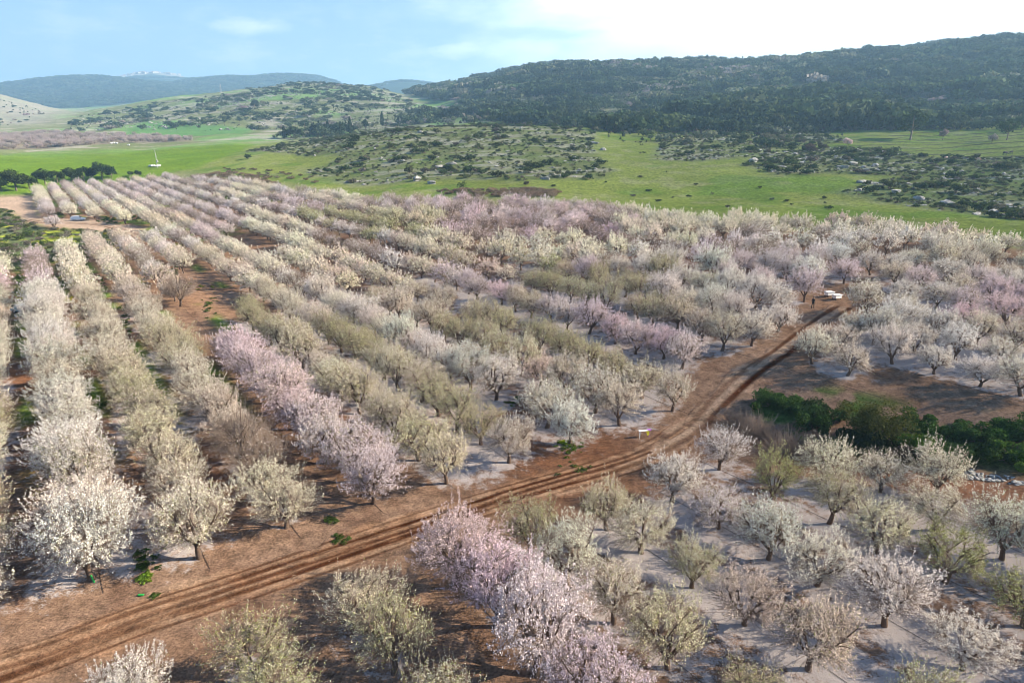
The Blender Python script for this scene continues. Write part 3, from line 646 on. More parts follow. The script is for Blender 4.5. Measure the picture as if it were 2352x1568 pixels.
ORD = ['zeroth', 'first', 'second', 'third', 'fourth', 'fifth', 'sixth', 'seventh', 'eighth', 'ninth', 'tenth', 'eleventh', 'twelfth', 'thirteenth', 'fourteenth', 'fifteenth', 'sixteenth', 'seventeenth', 'eighteenth', 'nineteenth', 'twentieth'] + ['twenty-' + s for s in ('first', 'second', 'third', 'fourth', 'fifth', 'sixth', 'seventh', 'eighth', 'ninth')] + ['thirtieth'] + ['thirty-' + s for s in ('first', 'second', 'third', 'fourth', 'fifth', 'sixth', 'seventh', 'eighth', 'ninth')] + ['fortieth'] + ['forty-' + s for s in ('first', 'second', 'third', 'fourth', 'fifth', 'sixth', 'seventh', 'eighth', 'ninth')] + ['fiftieth'] + ['fifty-' + s for s in ('first', 'second', 'third', 'fourth', 'fifth', 'sixth', 'seventh', 'eighth', 'ninth')] + ['sixtieth'] + ['sixty-' + s for s in ('first', 'second', 'third', 'fourth', 'fifth', 'sixth', 'seventh', 'eighth', 'ninth')]
PINK = 7
def rowname(ri):
    if ri == PINK: return 'long pink row'
    k = abs(ri - PINK); return '%s row %s of the pink row' % (ORD[k], 'right' if ri > PINK else 'left')
byrow = {}
for t in NEAR:
    # which side of the dirt track the tree is on
    i = int(np.argmin(np.hypot(W_main[:, 0] - t['x'], W_main[:, 1] - t['y'])))
    j = min(i, len(W_main) - 2); dx, dy = W_main[j + 1] - W_main[j]; side = dx * (t['y'] - W_main[j][1]) - dy * (t['x'] - W_main[j][0])
    t['side'] = 'beyond' if side > 0 else 'before'
    byrow.setdefault((t['row'], t['side']), []).append(t)
def jit(c, g, s=.05):
    f = 1 + g.normal() * s; return tuple(float(np.clip(v * f * (1 + g.normal() * s * .4), 0, .92)) for v in c)
gt = np.random.default_rng(5)
def soften(c): k = gt.uniform(.1, .4) * (.4 if c[1] < .65 and c[2] > .6 else 1); return tuple(a * (1 - k) + b * k for a, b in zip(c, (.90, .82, .70)))
for (ri, side), L_ in byrow.items():
    L_.sort(key=lambda t: t['a'] if side == 'beyond' else -t['a'])
    for n_, t in enumerate(L_):
        tint, leaf, form, word = KIND[t['kind']]; tint = soften(tint)
        P_ = PROT[(form, 0)]; tm, cm = P_[gt.integers(len(P_))][:2]
        lab = '%s almond tree, %s %s the track, %s' % (word, ORD[n_ + 1], side, rowname(ri))
        s_ = gt.uniform(.90, 1.16) * ((1.18 if t['row'] in (4, 7) else 1.10) if t['a'] > 45 else (1.28 if t['row'] == 7 else .98))
        o = empty('almond_tree', (t['x'], t['y'], t['z']), lab, 'tree', 'almond trees in blossom', gt.uniform(0, 6.28), (s_ * gt.uniform(.9, 1.12), s_ * gt.uniform(.9, 1.12), s_ * gt.uniform(.82, 1.16))); o.rotation_euler.x = gt.normal() * .05; o.rotation_euler.y = gt.normal() * .05
        link('trunk', tm, o)
        c_ = link('crown', cm, o); c_['tint'] = jit(tint, gt); c_['leaf'] = float(np.clip(leaf + gt.normal() * .06, 0, .95))

# ------------------------------------------------------------------ scattering of stuff
def scatter(name, protos, pts, label, cat, kind='stuff'):
    """pts: list of (x,y,z,rz,s,sz,tint,leaf,pick)"""
    me = bpy.data.meshes.new(name); n = len(pts)
    A = np.array([(p[0], p[1], p[2]) for p in pts]); me.vertices.add(n); me.vertices.foreach_set('co', A.ravel())
    def at(nm, ty, arr, key='value'): me.attributes.new(nm, ty, 'POINT').data.foreach_set(key, np.asarray(arr).ravel())
    at('rot', 'FLOAT_VECTOR', [(0., 0., p[3]) for p in pts], 'vector'); at('size', 'FLOAT_VECTOR', [(p[4], p[4], p[5]) for p in pts], 'vector')
    at('tint', 'FLOAT_COLOR', [(*p[6], 1.) for p in pts], 'color'); at('leaf', 'FLOAT', [float(p[7]) for p in pts]); at('pick', 'INT', np.array([p[8] for p in pts], np.int32))
    o = link(name, me, kind=kind)
    o['label'] = label; o['category'] = cat
    g = bpy.data.node_groups.new('scatter_' + name, 'GeometryNodeTree')
    g.interface.new_socket('Geometry', in_out='INPUT', socket_type='NodeSocketGeometry'); g.interface.new_socket('Geometry', in_out='OUTPUT', socket_type='NodeSocketGeometry')
    n_ = g.nodes; gi = n_.new('NodeGroupInput'); go = n_.new('NodeGroupOutput'); ip = n_.new('GeometryNodeInstanceOnPoints'); jg = n_.new('GeometryNodeJoinGeometry')
    for pm in protos:
        po = bpy.data.objects.new('source', pm); oi = n_.new('GeometryNodeObjectInfo'); oi.inputs['Object'].default_value = po; oi.inputs['As Instance'].default_value = True
        g.links.new(oi.outputs['Geometry'], jg.inputs[0])
    ip.inputs['Pick Instance'].default_value = True
    for nm, ty, sock in (('pick', 'INT', 'Instance Index'), ('rot', 'FLOAT_VECTOR', 'Rotation'), ('size', 'FLOAT_VECTOR', 'Scale')):
        na = n_.new('GeometryNodeInputNamedAttribute'); na.data_type = ty; na.inputs['Name'].default_value = nm
        g.links.new(na.outputs['Attribute'], ip.inputs[sock])
    g.links.new(gi.outputs[0], ip.inputs['Points']); g.links.new(jg.outputs[0], ip.inputs['Instance']); g.links.new(ip.outputs[0], go.inputs[0])
    md = o.modifiers.new('scatter', 'NODES'); md.node_group = g
    return o
def joined(P_):
    tm, cm, tr, tw, fl = P_; g = np.random.default_rng(3); parts = [tr] + ([tw] if tw is not None else []) + [fl]
    mi = np.concatenate([np.full(len(p[1]), k) for p, k in zip(parts, [0] + ([1] if tw is not None else []) + [2])]); v, q = cat_(parts)
    return mesh('almond', v, q, [M_bark, M_twig, M_blossom], mi, {'r': ('FACE', 'FLOAT', g.uniform(0, 1, len(q)))})
LOD1 = {k: [joined(p) for p in PROT[(k, 1)]] for k in ('dense', 'medium', 'bare')}
plist = LOD1['dense'] + LOD1['medium'] + LOD1['bare']; off = {'dense': (0, 4), 'medium': (4, 8), 'sparse': (4, 8), 'bare': (8, 10)}
nP = len(plist)
pts = []
for t in TREES:
    if id(t) in ids: continue
    tint, leaf, form, word = KIND[t['kind']]; tint = soften(tint); a_, b_ = off[form]; s_ = gt.uniform(.90, 1.2)
    pts.append((t['x'], t['y'], t['z'], gt.uniform(0, 6.28), s_, s_ * gt.uniform(.9, 1.1), jit(tint, gt), np.clip(leaf * .9 + gt.normal() * .05, 0, .9), int(gt.integers(a_, b_))))
scatter('almond_orchard', plist, pts, 'rest of the almond orchard, hundreds of blossoming trees reaching to the meadow', 'orchard')
def sample(P_, n, g):
    lo, hi = P_.min(0), P_.max(0); out = []
    while len(out) < n:
        q = g.uniform(lo, hi, (max(64, n * 2), 2)); q = q[inside(P_, q[:, 0], q[:, 1])]; out.extend(q.tolist())
        if len(q) == 0: break
    q = np.array(out[:n]); return q, Z(q[:, 0], q[:, 1])
def area(P_): x, y = P_.T; return abs(np.dot(x, np.roll(y, 1)) - np.dot(y, np.roll(x, 1))) / 2
q, zq = sample(P_farorch, 900, gt)
scatter('distant_orchard', plist, [(a, b, c, gt.uniform(0, 6), 1.25, 1.2, jit((.60, .50, .48), gt), .05, int(gt.integers(0, 8))) for (a, b), c in zip(q, zq)], 'far pinkish-grey orchard beyond the bright green field', 'orchard')

# ------------------------------------------------------------------ shrubs, woods
def bushmesh(seed, n, size, flat=.75, lumps=9, stem=True, sq=1.0, spiky=0):
    """unit bush: radius about 1, height about flat*1.6"""
    g = np.random.default_rng(seed); c = g.normal(size=(lumps, 3)) * (.42, .42, .26); c[:, 2] = np.abs(c[:, 2]) + .45; rad = g.uniform(.32, .6, lumps)
    i = g.integers(0, lumps, n); d = g.normal(size=(n, 3)); d /= np.linalg.norm(d, axis=1, keepdims=True); d[:, 2] = np.where(d[:, 2] < -.5, -d[:, 2], d[:, 2])
    p = c[i] + d * rad[i][:, None] * g.uniform(.55, 1.08, n)[:, None]; p[:, 2] = np.maximum(p[:, 2] * flat, .03)
    L_ = quads(p, size, g, d, .45, 1.0)
    parts = [L_]; mi = [np.zeros(n)]
    if stem:
        e = c[:6] * (1, 1, flat); z0 = np.zeros((len(e), 3)); z0[:, :2] = e[:, :2] * .1; z0[:, 2] = -.1; t = np.linspace(0, 1, 4)[None, :, None]
        st = tubes(z0[:, None] * (1 - t) + e[:, None] * t, np.linspace(.05, .02, 4)[None] * np.ones((len(e), 1)), 3); parts.append(st); mi.append(np.ones(len(st[1])))
    v, q = cat_(parts); return mesh('bush', v, q, [M_leaf, M_barktree], np.concatenate(mi), {'r': ('FACE', 'FLOAT', g.uniform(0, 1, len(q)))})
def treemesh(seed, n, size, form, split=False):
    """unit tree, height 1; form pine / round / cypress / bare"""
    g = np.random.default_rng(seed)
    if form == 'cypress':
        z = g.uniform(.06, 1, n); w = .105 * np.sin(np.clip(z, 0, 1) ** .55 * math.pi) ** .8 + .008; a = g.uniform(0, 6.28, n); r_ = w * g.uniform(.5, 1.1, n)
        p = np.stack([np.cos(a) * r_, np.sin(a) * r_, z], 1); d = np.stack([np.cos(a), np.sin(a), a * 0 + .6], 1); h0 = .1
    else:
        L = {'pine': 16, 'round': 12, 'bare': 12}[form]
        if form == 'pine':
            cz = g.uniform(.32, .92, L); w = .27 * (1.12 - cz) ** .6 + .02; a = g.uniform(0, 6.28, L); rr_ = w * g.uniform(.2, 1, L); c = np.stack([np.cos(a) * rr_, np.sin(a) * rr_, cz], 1); rad = g.uniform(.09, .17, L) * (1.2 - .4 * cz)
        else:
            a = g.uniform(0, 6.28, L); se = g.uniform(-.4, 1, L); rr_ = .27 * np.sqrt(1 - se ** 2); c = np.stack([np.cos(a) * rr_, np.sin(a) * rr_, .55 + se * .27], 1); rad = g.uniform(.13, .22, L)
        i = g.integers(0, L, n); d = g.normal(size=(n, 3)); d /= np.linalg.norm(d, axis=1, keepdims=True); p = c[i] + d * (rad[i] * g.uniform(.5, 1.1, n))[:, None] * (1, 1, .75); h0 = .3
    lf = quads(p, size, g, d, .4)
    k = 5; t = np.linspace(0, 1, k); tr = [tubes([np.stack([np.sin(t * 3) * .015, t * 0, t * .8 - .04], 1)], [np.linspace(.03, .008, k)], 5)]
    if form != 'cypress':
        e = c[:8]; z0 = np.stack([e[:, 0] * .05, e[:, 1] * .05, e[:, 2] * .55], 1); tt = np.linspace(0, 1, 3)[None, :, None]
        tr.append(tubes(z0[:, None] * (1 - tt) + e[:, None] * tt, np.linspace(.012, .004, 3)[None] * np.ones((8, 1)), 3))
    tr = cat_(tr); rr = lambda q: {'r': ('FACE', 'FLOAT', g.uniform(0, 1, len(q)))}
    if split: return mesh('trunk', tr[0], tr[1], M_barktree), mesh('crown', lf[0], lf[1], M_leaf, attrs=rr(lf[1]))
    v, q = cat_([lf, tr]); return mesh('tree', v, q, [M_leaf, M_barktree], np.r_[np.zeros(len(lf[1])), np.ones(len(tr[1]))], rr(q))
BUSH = [bushmesh(100 + i, 420, .20) for i in range(6)]
BUSHT = [bushmesh(120 + i, 260, .14, flat=1.0, lumps=7) for i in range(3)]      # thin, twiggy
PINES = [treemesh(200 + i, 420, .085, 'pine') for i in range(5)]
ROUND = [treemesh(220 + i, 420, .085, 'round') for i in range(5)]
gs = np.random.default_rng(77)
TG = [(.050, .075, .028), (.065, .085, .032), (.085, .10, .045), (.10, .105, .055), (.125, .115, .08), (.135, .115, .095)]
def shr(g, pale=.2):
    i = g.choice(6, p=[.30, .27, .2, .11, .08, .04]); f = g.uniform(.75, 1.3); return tuple(v * f for v in TG[i])
# --- shrubs of the knolls: the largest as things, the rest as one scrub object
ZONES = [('the central rocky knoll', P_k1, 900, (1.1, 3.0)), ('the small scrubby rise behind the meadow', P_k2, 260, (1.1, 3.0)), ('the stony ledges beside the meadow', P_k3, 420, (1.0, 2.9))]
cand = []
for zn, P_, n, (a_, b_) in ZONES:
    q, zq = sample(P_, n, gs)
    keep = fbm(q[:, 0], q[:, 1], 16, 2, 50) + gs.normal(size=n) * .10 > .44
    for (x, y), z in zip(q[keep], zq[keep]):
        s_ = a_ + (b_ - a_) * gs.uniform() ** 2.0; cand.append([x, y, z, s_, zn])
P_mead = poly([(1395, 400), (1420, 330), (1520, 320), (1560, 380), (1700, 390), (1900, 420), (1960, 480), (1700, 490), (1450, 455), (1250, 430)])
q, zq = sample(P_mead, 26, gs)
for (x, y), z in zip(q, zq): cand.append([x, y, z, gs.uniform(.5, 1.1), 'the open green meadow'])
for px, py, s_ in ((1430, 327, 1.6), (1630, 545, .8), (1455, 452, 1.0), (1062, 434, 2.0), (1310, 402, 1.9), (1490, 440, 1.2), (570, 365, 2.6), (1120, 392, 1.4), (1210, 425, 1.3), (1270, 430, 1.0), (1520, 355, .9)):
    x, y, z, r_ = T(px, py); cand.append([x, y, z, s_, 'the open green meadow'])
cand = [c for c in cand if -20 < proj(*c[:3])[0] < 2372]
cand.sort(key=lambda c: -c[3] / proj(*c[:3])[2]); ind, rest = cand[:290], cand[290:]
zone = {}
for c in ind: zone.setdefault(c[4], []).append(c)
for zn, L_ in zone.items():
    L_.sort(key=lambda c: proj(*c[:3])[1]); nb = max(1, len(L_) // 16); per = math.ceil(len(L_) / nb)
    bands = [L_[i:i + per] for i in range(0, len(L_), per)]
    for bi, band in enumerate(bands):
        band.sort(key=lambda c: proj(*c[:3])[0])
        for i, (x, y, z, s_, _) in enumerate(band):
            tint = shr(gs); dk = 'dark green' if sum(tint) < .2 else ('grey-green' if tint[1] > tint[0] else 'brownish')
            tw = gs.uniform() < .12; me_ = (BUSHT if tw else BUSH)[gs.integers(3 if tw else 6)]
            if zn.startswith('the open'): lab = '%s shrub alone on the green meadow, %s from its left edge' % (dk, ORD[i + 1 + bi * per])
            else: lab = '%s shrub, %s from left in %s tier down %s' % (dk, ORD[i + 1], ORD[bi + 1], {'t': zn}['t'])
            lab = lab.replace('the small scrubby rise behind the meadow', 'the scrubby rise').replace('the stony ledges beside the meadow', 'the stony ledges')
            o = tag(link('shrub', me_, None, (x, y, z)), lab, 'shrub', 'shrubs on the knolls and meadow')
            o.rotation_euler.z = gs.uniform(0, 6.28); o.scale = (s_, s_ * gs.uniform(.85, 1.15), s_ * gs.uniform(.8, 1.15)); o['tint'] = tint; o['leaf'] = .0
pts = [(x, y, z, gs.uniform(0, 6.28), s_, s_ * gs.uniform(.7, 1.0), shr(gs), 0, int(gs.integers(0, 9))) for x, y, z, s_, _ in rest]
for P_, n, a_, b_ in ((P_k1, 2700, .4, 1.3), (P_k2, 800, .4, 1.3), (P_k3, 1500, .4, 1.2)):
    q, zq = sample(P_, n, gs)
    pts += [(x, y, z, gs.uniform(0, 6.28), s_, s_ * .8, shr(gs), 0, int(gs.integers(0, 6))) for (x, y), z in zip(q, zq) for s_ in [gs.uniform(a_, b_)]]
# dry brush along the far edge of the orchard
for P_, n, tint in ((poly([(430, 408), (520, 395), (620, 410), (640, 428), (540, 425)]), 160, (.26, .19, .12)), (poly([(1000, 438), (1290, 440), (1280, 455), (1050, 455)]), 120, (.24, .18, .12)), (poly([(480, 385), (700, 400), (740, 425), (620, 410)]), 30, (.2, .17, .1))):
    q, zq = sample(P_, n, gs); pts += [(x, y, z, gs.uniform(0, 6.28), gs.uniform(.9, 1.7), gs.uniform(.8, 1.3), jit(tint, gs, .1), 0, int(gs.integers(6, 9))) for (x, y), z in zip(q, zq)]
scatter('scrub', (BUSH + BUSHT)[::-1][::-1], pts, 'low scrub between the bigger shrubs and along the far orchard edge', 'scrub')

# --- woods on the hills
def AR(px, r_): a_ = math.atan((px - 1176) / (F / cP)); return (math.sin(a_) * r_, math.cos(a_) * r_)
def ppoly(pts): return np.array([T(*p)[:2] if p[0] != 'R' else AR(*p[1:]) for p in pts])
P_f1 = ppoly([('R', 930, 1750), ('R', 1150, 1750), ('R', 1400, 1560), ('R', 1700, 1560), ('R', 2000, 1800), ('R', 2300, 1850), ('R', 2550, 1850), (2500, 235), (2050, 232), (1800, 205), (1600, 228), (1400, 220), (1200, 232), (1050, 235)])
P_f2 = poly([(620, 320), (700, 300), (900, 288), (1000, 262), (1060, 232), (1250, 228), (1450, 222), (1800, 210), (2400, 236), (2480, 296), (2200, 300), (1960, 300), (1850, 308), (1700, 312), (1560, 306), (1420, 308), (1370, 300), (1230, 288), (1000, 288), (860, 293), (700, 318)])
P_f3 = poly([(1560, 285), (1700, 240), (1900, 232), (2040, 262), (2030, 300), (1850, 302), (1700, 300)])
P_hb = poly([(150, 302), (180, 268), (400, 232), (560, 212), (700, 192), (820, 196), (960, 238), (1000, 262), (900, 286), (700, 300), (430, 302)])
P_lh = poly([(-200, 290), (-200, 225), (0, 225), (70, 245), (115, 262), (20, 290)])
wood = []
WT = [(.045, .066, .032), (.072, .10, .046), (.115, .14, .072), (.18, .19, .125), (.29, .25, .22)]
def addw(P_, dens, hs, probs, pick, jitter=.12, cap=9000, thr=None):
    n = min(cap, int(area(P_) * dens)); q, zq = sample(P_, n, gs)
    if thr is not None:
        k = fbm(q[:, 0], q[:, 1], 60, 3, 61) + gs.normal(size=len(q)) * .06 > thr; q, zq = q[k], zq[k]
    K1 = fbm(q[:, 0], q[:, 1], 90, 4, 63); K2 = fbm(q[:, 0], q[:, 1], 45, 3, 64)
    for (x, y), z, k1, k2 in zip(q, zq, K1, K2):
        h = gs.uniform(*hs) * (.7 + .6 * k2); i_ = gs.choice(5, p=probs); i_ = int(np.clip(i_ + (k1 - .5) * 7 + gs.normal() * .4, 0, 4)); c = WT[i_]; wood.append((x, y, z, gs.uniform(0, 6.28), h * gs.uniform(.85, 1.2), h, jit(c, gs, jitter), 0, int(gs.choice(pick))))
        if wood[-1][8] >= 10: w_ = wood[-1]; wood[-1] = (*w_[:4], h * .62, h * .5, *w_[6:])
addw(P_f1, 1 / 120, (9, 16), [.35, .35, .2, .08, .02], list(range(5)), thr=.48)
addw(P_f1, 1 / 85, (4, 8), [.1, .22, .33, .23, .12], [5, 6, 7, 8, 9, 10, 11, 12, 13])
addw(P_f2, 1 / 60, (3.5, 8), [.06, .14, .28, .3, .22], [5, 6, 7, 8, 9, 10, 11, 12, 13, 14])
addw(P_f2, 1 / 260, (8, 13), [.4, .4, .2, 0, 0], list(range(0, 5)), thr=.5)
addw(P_f3, 1 / 55, (12, 19), [.5, .4, .1, 0, 0], [0, 1, 2, 3, 4, 5, 6])
addw(poly([(1240, 292), (1480, 304), (1850, 308), (1960, 302), (1950, 330), (1740, 348), (1500, 330), (1385, 318)]), 1 / 110, (2.5, 5.5), [.1, .2, .3, .25, .15], [5, 6, 7, 10, 11, 12, 13, 14, 15], thr=.42)
addw(P_hb, 1 / 55, (2.5, 6), [.2, .25, .25, .15, .15], [5, 10, 11, 12, 13, 14, 15], thr=.50)
addw(P_hb, 1 / 400, (2.5, 5), [.2, .25, .25, .15, .15], [10, 11, 12, 13, 14, 15])
addw(P_hb, 1 / 2600, (5, 8), [.4, .4, .2, 0, 0], list(range(5, 10)))
addw(P_lh, 1 / 900, (3, 5), [.2, .25, .25, .15, .15], list(range(5, 10)))
# ridges: pine lines along the skyline hills
def ridge(x0, x1, n, hs, rmin, rmax, band=14):
    out = []
    for _ in range(n):
        px = gs.uniform(x0, x1); a_ = math.atan((px - 1176) / (F / cP)); rr_ = np.linspace(rmin, rmax, 160)
        X, Y = np.sin(a_) * rr_, np.cos(a_) * rr_; e = (Z(X, Y) - CAMH) / rr_; i = int(np.clip(e.argmax() + gs.normal() * band * .25, 0, 159)); h = gs.uniform(*hs)
        out.append((float(X[i]), float(Y[i]), Z1(X[i], Y[i]), gs.uniform(0, 6.28), h * gs.uniform(.6, 1.1), h, jit(WT[gs.integers(0, 3)], gs, .1), 0, int(gs.integers(0, 5))))
    return out
wood += ridge(1090, 2500, 520, (10, 19), 900, 2000)
wood += ridge(-100, 800, 700, (9, 15), 4200, 6000, 10)
wood += ridge(850, 1040, 160, (9, 15), 3700, 4700, 10)
wood += ridge(560, 900, 50, (2, 4), 1400, 2000)
for _ in range(5200):       # dark wood on the face of the far mountain
    a_ = R(gs.uniform(-39, -10)); r_ = gs.uniform(3500, 5100); x, y = math.sin(a_) * r_, math.cos(a_) * r_
    wood.append((x, y, 0, gs.uniform(0, 6.28), 22, 14, jit(WT[gs.integers(0, 3)], gs, .12), 0, int(gs.integers(5, 10))))
wz = np.array([(w[0], w[1]) for w in wood]); wz = Z(wz[:, 0], wz[:, 1]); wood = [(w[0], w[1], float(z_) - .2, *w[3:]) for w, z_ in zip(wood, wz)]
print('wood', len(wood))
scatter('forest', PINES + ROUND + BUSH, wood, 'pine and oak woodland covering the far hills and ridges', 'forest')

# --- single trees that stand out
TP = {k: [treemesh(300 + i + j * 10, n, sz, k, True) for i in range(2)] for j, (k, n, sz) in enumerate((('pine', 1500, .05), ('round', 1700, .05), ('cypress', 700, .045)))}
def onetree(name, px, py, h_px, form, tint, label, group=None, cat='tree', w=1.0, loc=None):
    x, y, z, r_ = T(px, py) if loc is None else loc; dep = proj(x, y, z)[2]; h = h_px * dep / F
    tm, cm = TP[form][gs.integers(2)]
    o = empty(name, (x, y, z - .1), label, cat, group, gs.uniform(0, 6.28), (h * w, h * w, h)); link('trunk', tm, o); c_ = link('crown', cm, o); c_['tint'] = jit(tint, gs, .05); c_['leaf'] = 0.0
    return o
CY = [(653, 319, 30, 'alone at the edge of the far green field'), (754, 311, 34, 'first of the pair below the rocky hill'), (783, 312, 32, 'second of the pair below the rocky hill'), (805, 308, 38, 'tallest of the line behind the knoll'), (878, 290, 32, 'standing in the gap between two hills'),
      (1067, 256, 18, 'beside the small pale glade'), (1186, 258, 24, 'left one of the pair in front of the glade'), (1200, 258, 20, 'right one of the pair in front of the glade'), (1213, 272, 24, 'just below the glade pair'), (1240, 276, 34, 'dark and broad, right of the glade'), (1673, 259, 32, 'at the left end of the dark grove'), (1712, 258, 26, 'inside the dark grove edge'), (1918, 266, 40, 'rising from the middle of the dark grove')]
for px, py, h, lb in CY: onetree('cypress_tree', px, py, h, 'cypress', (.035, .055, .028), 'slim dark cypress ' + lb, 'cypresses dotted over the valley', w=1.3)
BIG = [(2090, 322, 72, 'round', (.05, .078, .03), 'largest dark round tree standing by the terraces', 1.15), (2312, 322, 52, 'round', (.055, .085, .032), 'dark tree at the right end of the terraces', 1.0), (2345, 300, 38, 'round', (.06, .09, .04), 'smaller dark tree behind the right end of terraces', 1),
       (2235, 275, 30, 'round', (.06, .085, .045), 'grey-green tree alone on the slope above terraces', 1), (1945, 338, 22, 'round', (.62, .50, .48), 'pale pink blossoming tree on the meadow rise', 1.2), (2278, 330, 24, 'round', (.36, .33, .27), 'pale grey leafless tree on the terraces', 1.1),
       (2165, 322, 26, 'round', (.34, .27, .24), 'pinkish leafless tree right of the largest tree', 1), (1880, 342, 24, 'pine', (.20, .20, .12), 'thin pale tree on the meadow rise', 1), (1858, 350, 22, 'round', (.15, .10, .09), 'reddish brown bush-like tree on the meadow rise', 1.2),
       (165, 292, 14, 'round', (.035, .055, .025), 'dark tree alone on the far left slope', 1.4), (553, 356, 0.1, 'round', (.1, .1, .1), '', 1),
       (585, 252, 24, 'round', (.045, .06, .035), 'darkest tree midway up the rocky hill', 1.2), (458, 250, 14, 'round', (.05, .07, .04), 'small dark tree low on the rocky hill', 1.3), (800, 262, 14, 'round', (.05, .07, .04), 'dark tree high on the rocky hill', 1.3), (794, 192, 9, 'round', (.035, .05, .03), 'left tree on the rocky hill skyline', 1.3), (821, 195, 7, 'round', (.035, .05, .03), 'right tree on the rocky hill skyline', 1.3),
       (1635, 292, 30, 'round', (.06, .085, .045), 'tall grey-green tree at the foot of the woods', 1), (700, 300, 26, 'round', (.05, .075, .035), 'dark spreading tree left of the cypress pair', 1.3), (840, 304, 30, 'pine', (.045, .07, .035), 'dark pine behind the knoll', 1.2), (1890, 300, 46, 'pine', (.05, .075, .035), 'tall pine on the near side of the dark grove', 1.1), (1990, 300, 52, 'pine', (.06, .085, .045), 'tall greyish pine at the right end of the grove', 1.0)]
for px, py, h, f_, tint, lb, w in BIG:
    if lb: onetree('tree', px, py, h, f_, tint, lb, None, w=w)
HG = [(4, 440, 42, 1.4), (38, 438, 50, 1.6), (68, 434, 34, 1.4), (104, 425, 40, 1.3), (132, 421, 30, 1.4), (166, 420, 36, 1.4), (194, 418, 36, 1.3), (212, 414, 26, 1.3), (236, 414, 44, 1.5), (258, 410, 24, 1.3), (300, 406, 14, 1.2), (318, 408, 18, 1.1)]
for i, (px, py, h, w) in enumerate(HG):
    onetree('hedgerow_tree', px, py, h, 'round', [(.028, .045, .014), (.045, .06, .018), (.035, .055, .02)][i % 3], 'dark evergreen tree, %s from the left in the hedge behind the orchard' % ORD[i + 1], 'hedgerow between orchard and green field', w=w)
# skyline pines, largest first seen
for i in range(40):
    px = 1120 + i * 31 + gs.uniform(-6, 6); a_ = math.atan((px - 1176) / (F / cP)); rr_ = np.linspace(900, 2000, 220); X, Y = np.sin(a_) * rr_, np.cos(a_) * rr_; k = ((Z(X, Y) - CAMH) / rr_).argmax()
    onetree('pine_tree', 0, 0, gs.uniform(15, 26), 'pine', (.045, .065, .032), 'pine on the wooded skyline, %s of those rising above it from the left' % ORD[i + 1], 'pines breaking the skyline', w=1.0, loc=(float(X[k]), float(Y[k]), Z1(X[k], Y[k]), 0))

# --- near thicket in the hollow
def thicket(seed, n, size, tint, name, px, py, w_px, h_px, label, group, leaf=.0, bare=False):
    x, y, z, r_ = T(px, py); dep = proj(x, y, z)[2]; w = w_px * dep / F / 2; h = h_px * dep / F * .78
    g = np.random.default_rng(seed); o = empty(name, (x, y, z), label, 'shrub', group, g.uniform(0, 6.28))
    L = 14; c = g.normal(size=(L, 3)) * (.45, .45, .25); c[:, 2] = np.abs(c[:, 2]) + .3; rad = g.uniform(.22, .42, L)
    if bare:
        k = 420; e = np.stack([g.normal(size=k) * .62, g.normal(size=k) * .62, g.uniform(.25, 1.05, k)], 1); b0 = e * (.35, .35, 0); m = (e + b0) / 2 + g.normal(size=(k, 3)) * .14; t = np.linspace(0, 1, 5)[None, :, None]
        P_ = (b0[:, None] * (1 - t) ** 2 + 2 * m[:, None] * t * (1 - t) + e[:, None] * t * t) * (w, w, h); v, q = tubes(P_, np.linspace(.018, .008, 5)[None] * np.ones((k, 1)), 3)
        link('twigs', mesh('twigs', v, q, simple_twig), o)
    else:
        i = g.integers(0, L, n); d = g.normal(size=(n, 3)); d /= np.linalg.norm(d, axis=1, keepdims=True)
        p = (c[i] + d * (rad[i] * g.uniform(.6, 1.12, n))[:, None]) * (w, w, h); p[:, 2] = np.maximum(p[:, 2], .05)
        v, q = quads(p, size * .8, g, d, .25); tint = tuple(t_ * .75 + .012 for t_ in tint); f_ = link('foliage', mesh('foliage', v, q, M_leaf, attrs={'r': ('FACE', 'FLOAT', g.uniform(0, 1, n))}), o); f_['tint'] = tint; f_['leaf'] = leaf
        e = c * (w, w, h); z0 = e * (.2, .2, 0); t = np.linspace(0, 1, 4)[None, :, None]; v, q = tubes(z0[:, None] * (1 - t) + e[:, None] * t, np.linspace(.04, .015, 4)[None] * np.ones((L, 1)), 4); link('stems', mesh('stems', v, q, M_barktree), o)
    return o
simple_twig = simple('grey_twigs', (.17, .135, .115), .9, 3, (.09, .07, .065))
TH = [(1772, 930, 95, 42, (.045, .10, .015), 'dark bramble mound nearest the track fork'), (1830, 945, 90, 45, (.05, .11, .016), 'bramble mound second from the track fork'), (1880, 960, 90, 45, (.03, .06, .012), 'very dark bramble just left of the big olive bush'),
      (1860, 985, 100, 48, (.04, .09, .014), 'bramble in front left of the big olive bush'), (2085, 985, 95, 48, (.045, .10, .015), 'bramble mound just right of the big olive bush'), (2140, 1000, 90, 40, (.05, .11, .018), 'low bramble mound above the stone heap'),
      (2120, 1040, 110, 46, (.08, .16, .015), 'bright yellow-green weedy mound below the stone heap'), (2190, 1045, 90, 40, (.05, .10, .015), 'dark weedy mound right of the bright one'), (2235, 1012, 95, 46, (.05, .11, .015), 'bramble mound left of the pair by the frame'), (2300, 1010, 110, 56, (.05, .12, .015), 'tall bramble mound near the right frame edge'), (2365, 1015, 100, 56, (.05, .11, .015), 'bramble cut by the right frame edge'),
      (2270, 1055, 110, 50, (.04, .085, .013), 'dark bramble in front of the tall mound'), (2345, 1062, 90, 44, (.10, .19, .02), 'bright green weedy mound at the right frame edge'), (2000, 1035, 110, 50, (.028, .05, .012), 'blackish-green undergrowth mound below the big olive bush'), (1945, 1020, 90, 50, (.03, .055, .012), 'dark undergrowth mound left below the olive bush'), (2060, 1055, 90, 34, (.10, .085, .06), 'brown dry undergrowth mound below the bramble')]
